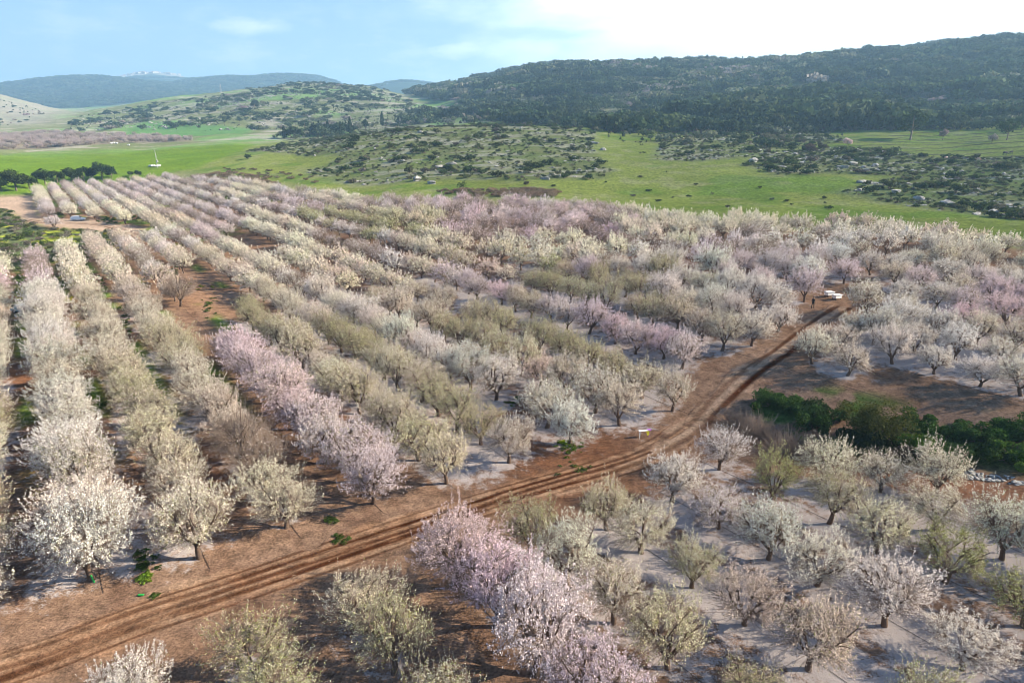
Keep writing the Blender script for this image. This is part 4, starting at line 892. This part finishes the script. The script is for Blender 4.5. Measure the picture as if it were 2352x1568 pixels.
for i, (px, py, w, h, tint, lb) in enumerate(TH): thicket(400 + i, 5200, .17, tint, 'bramble_bush', px, py, w, h, lb, 'brambles in the hollow')
thicket(450, 9000, .15, (.095, .105, .018), 'olive_bush', 1995, 1000, 150, 112, 'biggest rounded olive-green bush in the hollow by the clearing', None)
for i, (px, py, w, h, lb) in enumerate([(1735, 1000, 110, 60, 'bare grey twiggy shrub nearest the track fork'), (1800, 1040, 130, 66, 'bare grey twiggy shrub behind the yellow-green tree'), (1690, 975, 70, 34, 'small bare twiggy shrub touching the track edge'), (1880, 1045, 100, 50, 'bare twiggy shrub left of the cream tree top')]):
    thicket(470 + i, 0, 0, None, 'twiggy_shrub', px, py, w, h, lb, 'bare shrubs in the hollow', bare=True)
# scrub patch at the left of the orchard
q, zq = sample(P_scrub, 900, gs); pts = []
for (x, y), z in zip(q, zq):
    c = [(.09, .12, .035), (.07, .10, .03), (.17, .15, .11), (.20, .17, .14), (.30, .30, .03)][gs.choice(5, p=[.27, .2, .22, .19, .12])]; s_ = gs.uniform(.5, 1.4) * (.5 if c[0] > .25 else 1)
    pts.append((x, y, z, gs.uniform(0, 6.28), s_, s_ * gs.uniform(.7, 1.1), jit(c, gs, .1), 0, int(gs.integers(0, 9))))
scatter('undergrowth', BUSH + BUSHT, pts, 'tangled green and grey undergrowth with yellow flowers left of the orchard', 'undergrowth')
# weeds and mustard between the rows
WEED = [bushmesh(500 + i, 170, .22, flat=.6, lumps=6, stem=False) for i in range(3)]
pts = []
def weeds(px, py, rx, ry, n, tint):
    for _ in range(n):
        x, y, z, r_ = T(px + gs.normal() * rx, py + gs.normal() * ry); s_ = gs.uniform(.12, .38) * (.7 + r_ / 250); pts.append((x, y, z, gs.uniform(0, 6.28), s_, s_ * .9, jit(tint, gs, .15), 0, int(gs.integers(0, 3))))
YEL, GRN = (.42, .38, .03), (.07, .11, .025)
for a in [(250, 560, 14, 4, 26, GRN), (313, 452, 12, 3, 40, YEL), (400, 440, 16, 5, 40, GRN), (458, 435, 10, 3, 30, YEL), (135, 492, 7, 3, 24, GRN), (255, 507, 14, 4, 40, GRN), (272, 500, 10, 3, 24, YEL), (310, 500, 22, 5, 60, GRN), (322, 487, 10, 2, 24, YEL), (230, 570, 8, 3, 26, YEL), (45, 640, 5, 26, 46, GRN), (48, 680, 6, 8, 20, YEL), (128, 610, 5, 22, 40, GRN), (142, 660, 6, 16, 34, GRN), (150, 688, 7, 3, 14, YEL), (198, 600, 4, 14, 22, GRN), (230, 650, 6, 14, 26, GRN), (290, 745, 7, 22, 36, GRN), (405, 625, 6, 8, 20, GRN), (465, 585, 6, 4, 16, GRN), (480, 700, 10, 10, 26, GRN), (440, 660, 24, 4, 20, (.2, .22, .03)), (330, 1290, 9, 16, 40, GRN), (337, 1325, 9, 6, 18, (.14, .24, .03)), (352, 1370, 5, 2, 6, GRN), (1310, 1030, 16, 10, 30, (.09, .15, .02)), (1300, 1020, 5, 3, 10, (.25, .35, .03)), (790, 1240, 12, 4, 12, GRN), (760, 1195, 10, 4, 12, GRN), (300, 945, 8, 5, 10, GRN), (240, 930, 6, 5, 8, GRN), (1180, 928, 8, 5, 12, GRN), (925, 945, 5, 5, 8, GRN), (620, 600, 8, 3, 12, GRN), (1340, 1080, 30, 10, 12, (.12, .15, .04)), (400, 470, 30, 8, 40, GRN), (440, 485, 12, 3, 20, YEL), (60, 590, 30, 4, 30, GRN)]: weeds(*a)
scatter('weeds', WEED, pts, 'green weeds and yellow mustard flowers growing between the tree rows', 'weeds')

# ------------------------------------------------------------------ rocks
def rockmesh(seed, flat=.6):
    import bmesh
    g = np.random.default_rng(seed); bm = bmesh.new(); bmesh.ops.create_icosphere(bm, subdivisions=2, radius=1)
    ph = g.uniform(0, 6, 6)
    for v in bm.verts:
        c = v.co; k = 1 + .22 * math.sin(c.x * 3 + ph[0]) + .18 * math.sin(c.y * 4 + ph[1]) + .15 * math.sin(c.z * 5 + ph[2]) + g.uniform(-.09, .09)
        v.co = Vector((c.x * k * 1.2, c.y * k * .85, c.z * k * flat))
    me = bpy.data.meshes.new('rock'); bm.to_mesh(me); bm.free(); me.materials.append(M_rock); return me
ROCK = [rockmesh(i, .45 + .1 * (i % 3)) for i in range(6)]
pts = []
def rocks(P_, n, s0, s1, thr=.5):
    q, zq = sample(P_, n, gs); k = fbm(q[:, 0] * .45, q[:, 1] * 1.5, 9, 5, 25) + gs.normal(size=n) * .035 > thr
    for (x, y), z in zip(q[k], zq[k]):
        s_ = s0 + (s1 - s0) * gs.uniform() ** 3; pts.append((x, y, z + .1 * s_, gs.uniform(0, 6.28), s_, s_ * gs.uniform(.6, 1.1), (.5, .5, .5), 0, int(gs.integers(0, 6))))
rocks(P_k1, 3400, .2, 1.2, .54); rocks(P_k2, 900, .2, 1.1, .54); rocks(P_k3, 2200, .2, 1.2, .54)
rocks(P_hb, 3800, .6, 2.6, .53); rocks(poly([(2080, 985), (2140, 985), (2150, 1005), (2090, 1005)]), 60, .12, .35, 0); rocks(poly([(2040, 1075), (2120, 1068), (2352, 1100), (2352, 1118), (2200, 1095)]), 160, .08, .3, 0)
scatter('rubble', ROCK, pts, 'pale limestone rubble and outcrops strewn over the knolls and the hill', 'rubble')
BL = [(1015, 385, 2.6, 'large grey boulder at the left shoulder of the knoll'), (1035, 378, 2.2, 'grey boulder just right of the largest one'), (958, 415, 2.4, 'flat grey boulder at the left foot of the knoll'), (990, 422, 2.0, 'second flat boulder at the left foot of the knoll'), (1253, 412, 1.8, 'boulder alone in the grass below the knoll'), (1385, 345, 2.0, 'pale boulder at the right end of the knoll'), (1365, 330, 2.2, 'pale rock slab high at the right end of the knoll'), (965, 305, 2.0, 'pale boulder on the knoll crest'), (1730, 372, 2.2, 'boulder at the left tip of the stony ledges'), (1960, 378, 2.2, 'boulder cluster stone on the upper ledge'), (1935, 385, 1.9, 'smaller boulder on the upper ledge'), (2010, 382, 2.1, 'grey boulder right of the upper ledge cluster'), (1985, 420, 2.2, 'long boulder on the middle ledge'), (2175, 468, 1.8, 'boulder under the largest ledge shrub'), (2280, 492, 1.6, 'boulder near the right end of the ledges'), (2330, 482, 1.5, 'pale flat boulder by the right end of the ledges'), (2060, 442, 1.7, 'low boulder on the lowest ledge'), (2110, 458, 1.6, 'low boulder right of another on the lowest ledge')]
for i, (px, py, s_, lb) in enumerate(BL):
    x, y, z, r_ = T(px, py); o = tag(link('boulder', ROCK[i % 6], None, (x, y, z + .3)), lb, 'boulder', 'boulders on the knolls'); o.scale = (s_, s_ * .9, s_ * .9); o.rotation_euler.z = gs.uniform(0, 6)

# ------------------------------------------------------------------ small built things
import bmesh
def bx(bm, c, s, rz=0, bev=0):
    r_ = bmesh.ops.create_cube(bm, size=1); vs = r_['verts']
    for v in vs: v.co = Vector((v.co.x * s[0], v.co.y * s[1], v.co.z * s[2]))
    if bev:
        es = list({e for v in vs for e in v.link_edges}); o_ = bmesh.ops.bevel(bm, geom=es, offset=bev, segments=2, affect='EDGES'); vs = list({v for f in o_['faces'] for v in f.verts} | {v for v in vs if v.is_valid})
    for v in vs: v.co += Vector(c)
def cyl(bm, p0, p1, r0, r1=None, s=10):
    p0, p1 = Vector(p0), Vector(p1); d = p1 - p0; r1 = r0 if r1 is None else r1
    res = bmesh.ops.create_cone(bm, cap_ends=True, segments=s, radius1=r0, radius2=r1, depth=d.length)
    q_ = d.to_track_quat('Z', 'Y'); m = (p0 + p1) / 2
    for v in res['verts']: v.co = q_ @ v.co + m
def bo(name, bm, mat, parent=None):
    me = bpy.data.meshes.new(name); bm.to_mesh(me); bm.free(); me.materials.append(mat); return link(name, me, parent)
M_glass = simple('dark_glass', (.03, .035, .04), .1, spec=.6); M_tyre = simple('tyre_rubber', (.02, .02, .02), .8); M_rim = simple('alloy', (.5, .5, .52), .35, metal=.8)
M_silver = simple('silver_paint', (.62, .64, .66), .3, 5, (.56, .58, .6), spec=.5); M_blue = simple('pale_blue_paint', (.24, .42, .50), .3, 5, (.2, .37, .45), spec=.5)
M_lamp = simple('lamp_plastic', (.7, .7, .68), .2); M_red = simple('red_lens', (.45, .02, .02), .3); M_dark = simple('dark_metal', (.05, .05, .05), .6); M_wood = simple('weathered_wood', (.30, .27, .23), .9, 5, (.22, .19, .16)); M_conc = simple('pale_concrete', (.55, .54, .5), .9, 3, (.45, .44, .4))
def prism(bm, prof, y0, y1, taper=0):
    """side outline in x,z, extruded across y; upper points drawn in by taper"""
    zs = [p[1] for p in prof]; mz = max(zs); n = len(prof)
    def yy(z, y): return y * (1 - taper * max(0, (z - .95) / max(.01, mz - .95)))
    A = [bm.verts.new((x, yy(z, y0), z)) for x, z in prof]; B = [bm.verts.new((x, yy(z, y1), z)) for x, z in prof]
    bm.faces.new(A[::-1]); bm.faces.new(B)
    for i in range(n): bm.faces.new((A[i], A[(i + 1) % n], B[(i + 1) % n], B[i]))
def car(px, py, paint, suv, rz, label):
    x, y, z, r_ = T(px, py); o = empty('parked_car', (x, y, z + .02), label, 'car', None, rz)
    L, H_ = (4.5, 1.68) if suv else (4.2, 1.45); hw = .9
    bm = bmesh.new()
    prism(bm, [(-L / 2, .35), (-L / 2, .95), (-L / 2 + .12, 1.02), (-L / 2 + .35, H_ - .08), (-L / 2 + .6, H_), (.35, H_), (1.15, 1.02), (L / 2 - .15, .88), (L / 2, .7), (L / 2, .35)] if suv else
          [(-L / 2, .35), (-L / 2, .88), (-L / 2 + .5, .95), (-L / 2 + 1.0, H_ - .04), (-.3, H_), (.15, H_ - .03), (1.0, .95), (L / 2 - .1, .78), (L / 2, .6), (L / 2, .35)], -hw, hw, .2)
    bmesh.ops.bevel(bm, geom=bm.edges[:], offset=.05, segments=2, affect='EDGES'); body = bo('body', bm, paint, o)
    for s in (-1, 1):
        bm = bmesh.new(); prism(bm, [(-L / 2 + .55, 1.04), (-L / 2 + .68, H_ - .14), (.2, H_ - .14), (.85, 1.04)], s * (hw * .97 - .02), s * (hw * .97 + .015), .2); bo('side_window', bm, M_glass, o)
    bm = bmesh.new(); A = [(1.10, -.74, 1.03), (1.10, .74, 1.03), (.42, .64, H_ - .06), (.42, -.64, H_ - .06)]; f_ = bm.faces.new([bm.verts.new((a + .06, b, c + .03)) for a, b, c in A]); bmesh.ops.solidify(bm, geom=[f_], thickness=.02); bo('windscreen', bm, M_glass, o)
    bm = bmesh.new(); A = [(-L / 2 + .1, .74, 1.04), (-L / 2 + .1, -.74, 1.04), (-L / 2 + .36, -.64, H_ - .12), (-L / 2 + .36, .64, H_ - .12)]; f_ = bm.faces.new([bm.verts.new((a - .06, b, c + .01)) for a, b, c in A]); bmesh.ops.solidify(bm, geom=[f_], thickness=.02); bo('rear_window', bm, M_glass, o)
    for wx in (-L / 2 + .85, L / 2 - .85):
        for s in (-1, 1):
            bm = bmesh.new(); cyl(bm, (wx, s * (hw - .18), .33), (wx, s * (hw + .02), .33), .33, s=20); w = bo('wheel', bm, M_tyre, o); bm = bmesh.new(); cyl(bm, (wx, s * (hw + .02), .33), (wx, s * (hw + .035), .33), .2, s=16); bo('rim', bm, M_rim, w)
    for s in (-1, 1):
        bm = bmesh.new(); bx(bm, (L / 2 - .01, s * .65, .66), (.06, .3, .14), bev=.02); bo('headlight', bm, M_lamp, o)
        bm = bmesh.new(); bx(bm, (-L / 2 + .01, s * .7, .85), (.06, .18, .24), bev=.02); bo('tail_light', bm, M_red, o)
    return o
car(180, 507, M_silver, True, R(8), 'silver estate car parked at the track bend left of the orchard')
car(58, 718, M_blue, False, R(-12), 'pale blue car half hidden between two trees at the left')
M_skin = simple('skin', (.45, .28, .2), .6); M_hair = simple('hair', (.03, .02, .015), .7)
def person(px, py, top, legs, label, rz=0, step=.15, hat=None, loc=None):
    x, y, z, r_ = T(px, py); o = empty('person', (x, y, z), label, 'person', None, rz)
    J = {'pel': (0, 0, .95, .15), 'wai': (0, 0, 1.12, .135), 'che': (0, .01, 1.32, .16), 'nek': (0, 0, 1.50, .06), 'hd': (0, .01, 1.58, .085), 'hd2': (0, .015, 1.68, .095), 'hd3': (0, .01, 1.75, .06)}
    chain = [('pel', 'wai'), ('wai', 'che'), ('che', 'nek'), ('nek', 'hd'), ('hd', 'hd2'), ('hd2', 'hd3')]
    for s, n_ in ((-1, 'l'), (1, 'r')):
        f_ = step * s
        J.update({'h' + n_: (s * .10, 0, .90, .10), 'k' + n_: (s * .11, f_ * .6 + .02, .50, .065), 'a' + n_: (s * .11, f_, .09, .045), 't' + n_: (s * .12, f_ + .15, .04, .035),
                  's' + n_: (s * .19, 0, 1.42, .06), 'e' + n_: (s * .26, -f_ * .5 - .03, 1.14, .042), 'w' + n_: (s * .27, -f_ + .08, .90, .03), 'f' + n_: (s * .27, -f_ + .11, .82, .028)})
        chain += [('pel', 'h' + n_), ('h' + n_, 'k' + n_), ('k' + n_, 'a' + n_), ('a' + n_, 't' + n_), ('che', 's' + n_), ('s' + n_, 'e' + n_), ('e' + n_, 'w' + n_), ('w' + n_, 'f' + n_)]
    ks = list(J); me = bpy.data.meshes.new('figure'); me.from_pydata([J[k][:3] for k in ks], [(ks.index(a), ks.index(b)) for a, b in chain], [])
    tmp = bpy.data.objects.new('figure', me); C.objects.link(tmp); m = tmp.modifiers.new('s', 'SKIN'); 
    for i, k in enumerate(ks): me.skin_vertices[0].data[i].radius = (J[k][3],) * 2; me.skin_vertices[0].data[i].use_root = (k == 'pel')
    tmp.modifiers.new('u', 'SUBSURF').levels = 2
    dg = bpy.context.evaluated_depsgraph_get(); dg.update(); em = bpy.data.meshes.new_from_object(tmp.evaluated_get(dg)); C.objects.unlink(tmp)
    em.materials.clear()
    for mm in (M_skin, top, legs): em.materials.append(mm)
    for p in em.polygons:
        c = p.center; p.material_index = 2 if c.z < .98 and abs(c.x) < .22 else (1 if .98 <= c.z < 1.5 or (c.z > .93 and abs(c.x) >= .22) else 0); p.use_smooth = True
    b_ = link('body', em, o)
    bm = bmesh.new(); bmesh.ops.create_uvsphere(bm, u_segments=12, v_segments=8, radius=.115)
    for v in bm.verts: v.co = Vector((v.co.x, v.co.y - .01, max(v.co.z, -.03) + 1.70))
    bo('hair', bm, hat or M_hair, o); return o
M_redcl = simple('red_cloth', (.35, .03, .03), .8); M_blk = simple('black_cloth', (.012, .012, .014), .8); M_whit = simple('white_cloth', (.7, .7, .68), .8); M_jean = simple('denim', (.05, .07, .12), .8)
person(120, 505, M_redcl, M_jean, 'person in a red top standing on the pale yard near the silver car', R(30))
person(64, 761, M_blk, M_blk, 'person in black clothes with a white cap near the blue car', R(80), hat=M_whit)
person(1866, 709, M_blk, M_blk, 'person in black clothes walking below the two white hives', R(-40), .2)
def box_hive(px, py, rz, label, s=1.0, name='beehive'):
    x, y, z, r_ = T(px, py); o = empty(name, (x, y, z), label, 'beehive', 'white beehives', rz, (s, s, s))
    bm = bmesh.new(); bx(bm, (0, 0, .46), (1.25, .85, .44), bev=.02); bo('hive_box', bm, M_paint, o)
    bm = bmesh.new(); bx(bm, (0, 0, .735), (1.38, .98, .10), bev=.02); bo('lid', bm, M_paint, o)
    for a in (-.5, .5):
        for b in (-.32, .32):
            bm = bmesh.new(); bx(bm, (a, b, .11), (.09, .09, .26)); bo('leg', bm, M_dark, o)
box_hive(1904, 681, R(18), 'white flat-topped beehive box, left one of the pair in the clearing')
box_hive(1921, 688, R(24), 'white flat-topped beehive box, right one of the pair in the clearing')
for i, (px, py) in enumerate(((346, 384), (352, 383), (358, 384), (365, 383), (256, 331), (262, 330), (268, 331), (296, 335))):
    box_hive(px, py, R(15 * i), ('white box, %s of four beside the utility pole' % ORD[i + 1]) if i < 4 else 'small white box, %s of four beyond the green field' % ORD[i - 3], 1.6 if i < 4 else 2.0)
# utility pole with transformer
x, y, z, r_ = T(362, 386); dep = proj(x, y, z)[2]; ph = 40 * dep / F; o = empty('utility_pole', (x, y, z), 'pale utility pole with crossarm and transformer at the far orchard edge', 'pole')
bm = bmesh.new(); cyl(bm, (0, 0, 0), (-.25, 0, ph), .22, .13, 12); bo('pole', bm, M_conc, o)
bm = bmesh.new(); bx(bm, (-.25, 0, ph - .25), (2.6, .16, .18)); bo('crossarm', bm, M_conc, o)
for k in (-1.2, 0, 1.2):
    bm = bmesh.new(); cyl(bm, (-.25 + k, 0, ph - .15), (-.25 + k, 0, ph + .25), .07, .05, 8); bo('insulator', bm, M_dark, o)
bm = bmesh.new(); cyl(bm, (.55, 0, ph * .32), (.55, 0, ph * .32 + 1.3), .42, s=14); bo('transformer', bm, M_conc, o)
bm = bmesh.new(); cyl(bm, (1.0, .2, 0), (.1, 0, ph * .8), .06, s=6); bo('stay', bm, M_conc, o)
# far mast on the rocky hill
x, y, z, r_ = T(508, 216); dep = proj(x, y, z)[2]; ph = 22 * dep / F; o = empty('lattice_mast', (x, y, z), 'slender lattice mast on the rocky hill shoulder', 'mast')
for k in range(4):
    sx_, sy_ = [(-1, -1), (1, -1), (1, 1), (-1, 1)][k]; bm = bmesh.new(); cyl(bm, (sx_ * 2, sy_ * 2, -.5), (sx_ * .3, sy_ * .3, ph), .14, s=5); bo('leg', bm, M_conc, o)
for i in range(6):
    h0_, h1_ = ph * i / 6, ph * (i + 1) / 6; a_, b_ = 2 - 1.7 * i / 6, 2 - 1.7 * (i + 1) / 6; bm = bmesh.new()
    for sx_, sy_ in ((1, 0), (-1, 0), (0, 1), (0, -1)): cyl(bm, (a_ * (sx_ + sy_), a_ * (sy_ - sx_), h0_), (b_ * (sx_ - sy_), b_ * (sy_ + sx_), h1_), .08, s=4)
    bo('brace', bm, M_conc, o)
# village on the far hill
M_house = simple('limewash', (.50, .48, .45), .8, 2, (.40, .38, .35)); M_roof = simple('roof_tile', (.30, .17, .12), .8)
def house_meshes(seed):
    g = random.Random(seed); w, d, h = g.uniform(14, 22), g.uniform(12, 18), g.uniform(7, 13)
    bm = bmesh.new(); bx(bm, (0, 0, h / 2 - 1), (w, d, h + 2), bev=.2); a = bpy.data.meshes.new('wall'); bm.to_mesh(a); bm.free(); a.materials.append(M_house)
    bm = bmesh.new(); zz = h + .02; V = [bm.verts.new(p) for p in ((-w / 2 - .5, -d / 2 - .5, zz), (w / 2 + .5, -d / 2 - .5, zz), (w / 2 + .5, d / 2 + .5, zz), (-w / 2 - .5, d / 2 + .5, zz), (-w / 2 + 3, 0, zz + 3), (w / 2 - 3, 0, zz + 3))]
    for f_ in ((0, 1, 5, 4), (1, 2, 5), (2, 3, 4, 5), (3, 0, 4), (3, 2, 1, 0)): bm.faces.new([V[i] for i in f_])
    b = bpy.data.meshes.new('roof'); bm.to_mesh(b); bm.free(); b.materials.append(M_roof); return a, b
HS = [house_meshes(i) for i in range(4)]
for i in range(34):
    px = 292 + i * 4.2 + gs.uniform(-3, 3); a_ = math.atan((px - 1176) / (F / cP)); r_ = gs.uniform(6300, 7050)
    x, y = math.sin(a_) * r_, math.cos(a_) * r_; z = Z1(x, y); o = empty('house', (x, y, z), 'white house on the far hilltop, %s from the left of the village' % ORD[i + 1], 'house', 'hilltop village houses', gs.uniform(0, 3), (1.25,) * 3)
    a, b = HS[i % 4]; link('wall', a, o); link('roof', b, o)
# cattle on the terraces
def cow(px, py, mat, rz, label, s=1.0):
    x, y, z, r_ = T(px, py); o = empty('cow', (x, y, z), label, 'cow', 'cattle grazing by the terraces', rz, (s, s, s))
    J = [(-.75, 0, 1.15, .30), (-.2, 0, 1.08, .38), (.4, 0, 1.12, .36), (.75, 0, 1.2, .26), (1.05, 0, 1.05, .17), (1.35, 0, .75, .16), (1.55, 0, .5, .10)]; E = [(i, i + 1) for i in range(6)]; n_ = 7
    for bx_, b_ in ((-.75, 0), (.6, 2)):
        for sy_ in (-.22, .22): J += [(bx_, sy_, .85, .15), (bx_ + (-.08 if bx_ < 0 else .03), sy_, .45, .08), (bx_, sy_, .05, .07)]; E += [(b_, n_), (n_, n_ + 1), (n_ + 1, n_ + 2)]; n_ += 3
    J += [(-1.05, 0, 1.1, .05), (-1.15, 0, .5, .04)]; E += [(0, n_), (n_, n_ + 1)]
    me = bpy.data.meshes.new('cow'); me.from_pydata([j[:3] for j in J], E, []); tmp = bpy.data.objects.new('cow_t', me); C.objects.link(tmp); tmp.modifiers.new('s', 'SKIN')
    for i, j in enumerate(J): me.skin_vertices[0].data[i].radius = (j[3],) * 2; me.skin_vertices[0].data[i].use_root = (i == 1)
    tmp.modifiers.new('u', 'SUBSURF').levels = 2; dg = bpy.context.evaluated_depsgraph_get(); dg.update(); em = bpy.data.meshes.new_from_object(tmp.evaluated_get(dg)); C.objects.unlink(tmp)
    em.materials.clear(); em.materials.append(mat)
    for p in em.polygons: p.use_smooth = True
    link('body', em, o)
    bm = bmesh.new()
    for sy_ in (-1, 1): cyl(bm, (1.1, sy_ * .1, 1.15), (1.2, sy_ * .28, 1.32), .035, .01, 6)
    bo('horns', bm, M_conc, o)
M_cow = simple('brown_white_hide', (.30, .12, .06), .8, .9, (.65, .58, .5)); M_cowb = simple('black_hide', (.02, .017, .015), .8)
cow(2304, 381, M_cow, R(160), 'brown and white cow beside the right ledges', 1.3); cow(2308, 357, M_cowb, R(10), 'black cow on the upper terrace near the right edge', 1.2); cow(2322, 354, M_cowb, R(200), 'second black cow, nearer the right edge'); cow(2172, 367, M_cow, R(20), 'reddish cow grazing left of the ledge shrubs'); cow(2247, 370, M_cow, R(170), 'pale brown cow behind the dark ledge shrub')
# child's bicycle-like frame, plastic sleeve, hoses
M_pur = simple('purple_plastic', (.35, .12, .45), .5); M_yel = simple('yellow_cloth', (.55, .50, .03), .7); M_grn = simple('green_plastic', (.03, .32, .06), .45); M_hose = simple('black_hose', (.015, .015, .017), .6)
x, y, z, r_ = T(1480, 1004); o = empty('folding_table', (x, y, z), 'low white and purple folding frame with yellow cloth beside the track', 'table', None, R(12))
for a in (-.6, -.42, .42, .62):
    bm = bmesh.new(); cyl(bm, (a, -.2 if a in (-.6, .42) else .2, 0), (a * .96, 0, .72), .025, s=8); bo('leg', bm, M_paint if a < 0 else M_pur, o)
bm = bmesh.new(); bx(bm, (-.05, 0, .74), (1.2, .36, .05), bev=.015); bo('tabletop', bm, M_paint, o)
bm = bmesh.new(); bx(bm, (.48, 0, .785), (.34, .40, .03), bev=.01); bo('edge_rail', bm, M_pur, o)
bm = bmesh.new(); v_ = [bm.verts.new(p) for p in ((.05, -.22, .76), (.38, -.22, .76), (.42, -.32, .36), (.14, -.36, .32))]; f_ = bm.faces.new(v_); bmesh.ops.solidify(bm, geom=[f_], thickness=.02); bo('cloth', bm, M_yel, o)
x, y, z, r_ = T(217, 1338); bm = bmesh.new(); cyl(bm, (0, 0, 0), (-.2, .08, .55), .065, .065, 14); o = tag(bo('plastic_tube', bm, M_grn), 'bright green plastic tube leaning at the first white tree trunk', 'tube'); o.location = (x, y, z)
x, y, z, r_ = T(324, 1368); bm = bmesh.new(); bx(bm, (0, 0, .06), (.42, .2, .12), bev=.04); o = tag(bo('plastic_can', bm, M_grn), 'small green plastic can lying near the dirt track', 'can'); o.location = (x, y, z)
for ri in range(4, 16):
    L_ = [t for t in NEAR if t['row'] == ri]
    for side, w_ in (('before', 'near side of'), ('beyond', 'far side of')):
        A = sorted([t['a'] for t in L_ if t['side'] == side])
        if len(A) < 2: continue
        pp = PERPS[ri] + .35; aa = np.arange(A[0] - (2 if side == 'beyond' else 6), A[-1] + 2, .5); off_ = (vn(aa, aa * 0 + ri, 7, 90) - .5) * .5
        X = (pp + off_) * nv[0] + aa * rv[0]; Y = (pp + off_) * nv[1] + aa * rv[1]; P_ = np.stack([X, Y, Z(X, Y) + .03], 1); v, q = tubes([P_], [np.full(len(P_), .014)], 5)
        tag(link('irrigation_hose', mesh('hose', v, q, M_hose)), 'black drip hose, %s, %s the track' % (rowname(ri), {'near side of': 'before', 'far side of': 'beyond'}[w_]), 'hose', 'drip hoses along the rows')

# ------------------------------------------------------------------ haze
m = newmat('haze'); b = NB(m); pv = b.node('ShaderNodeVolumePrincipled'); pv.inputs['Color'].default_value = (.42, .70, 1.0, 1); pv.inputs['Density'].default_value = 1.8e-4; pv.inputs['Anisotropy'].default_value = .2
oo = b.node('ShaderNodeOutputMaterial'); b.t.links.new(pv.outputs[0], oo.inputs['Volume'])
bm = bmesh.new(); bx(bm, (0, 2000, 330), (24000, 26500, 800)); h_ = bo('haze', bm, m); h_['kind'] = 'stuff'; h_.display_type = 'WIRE'
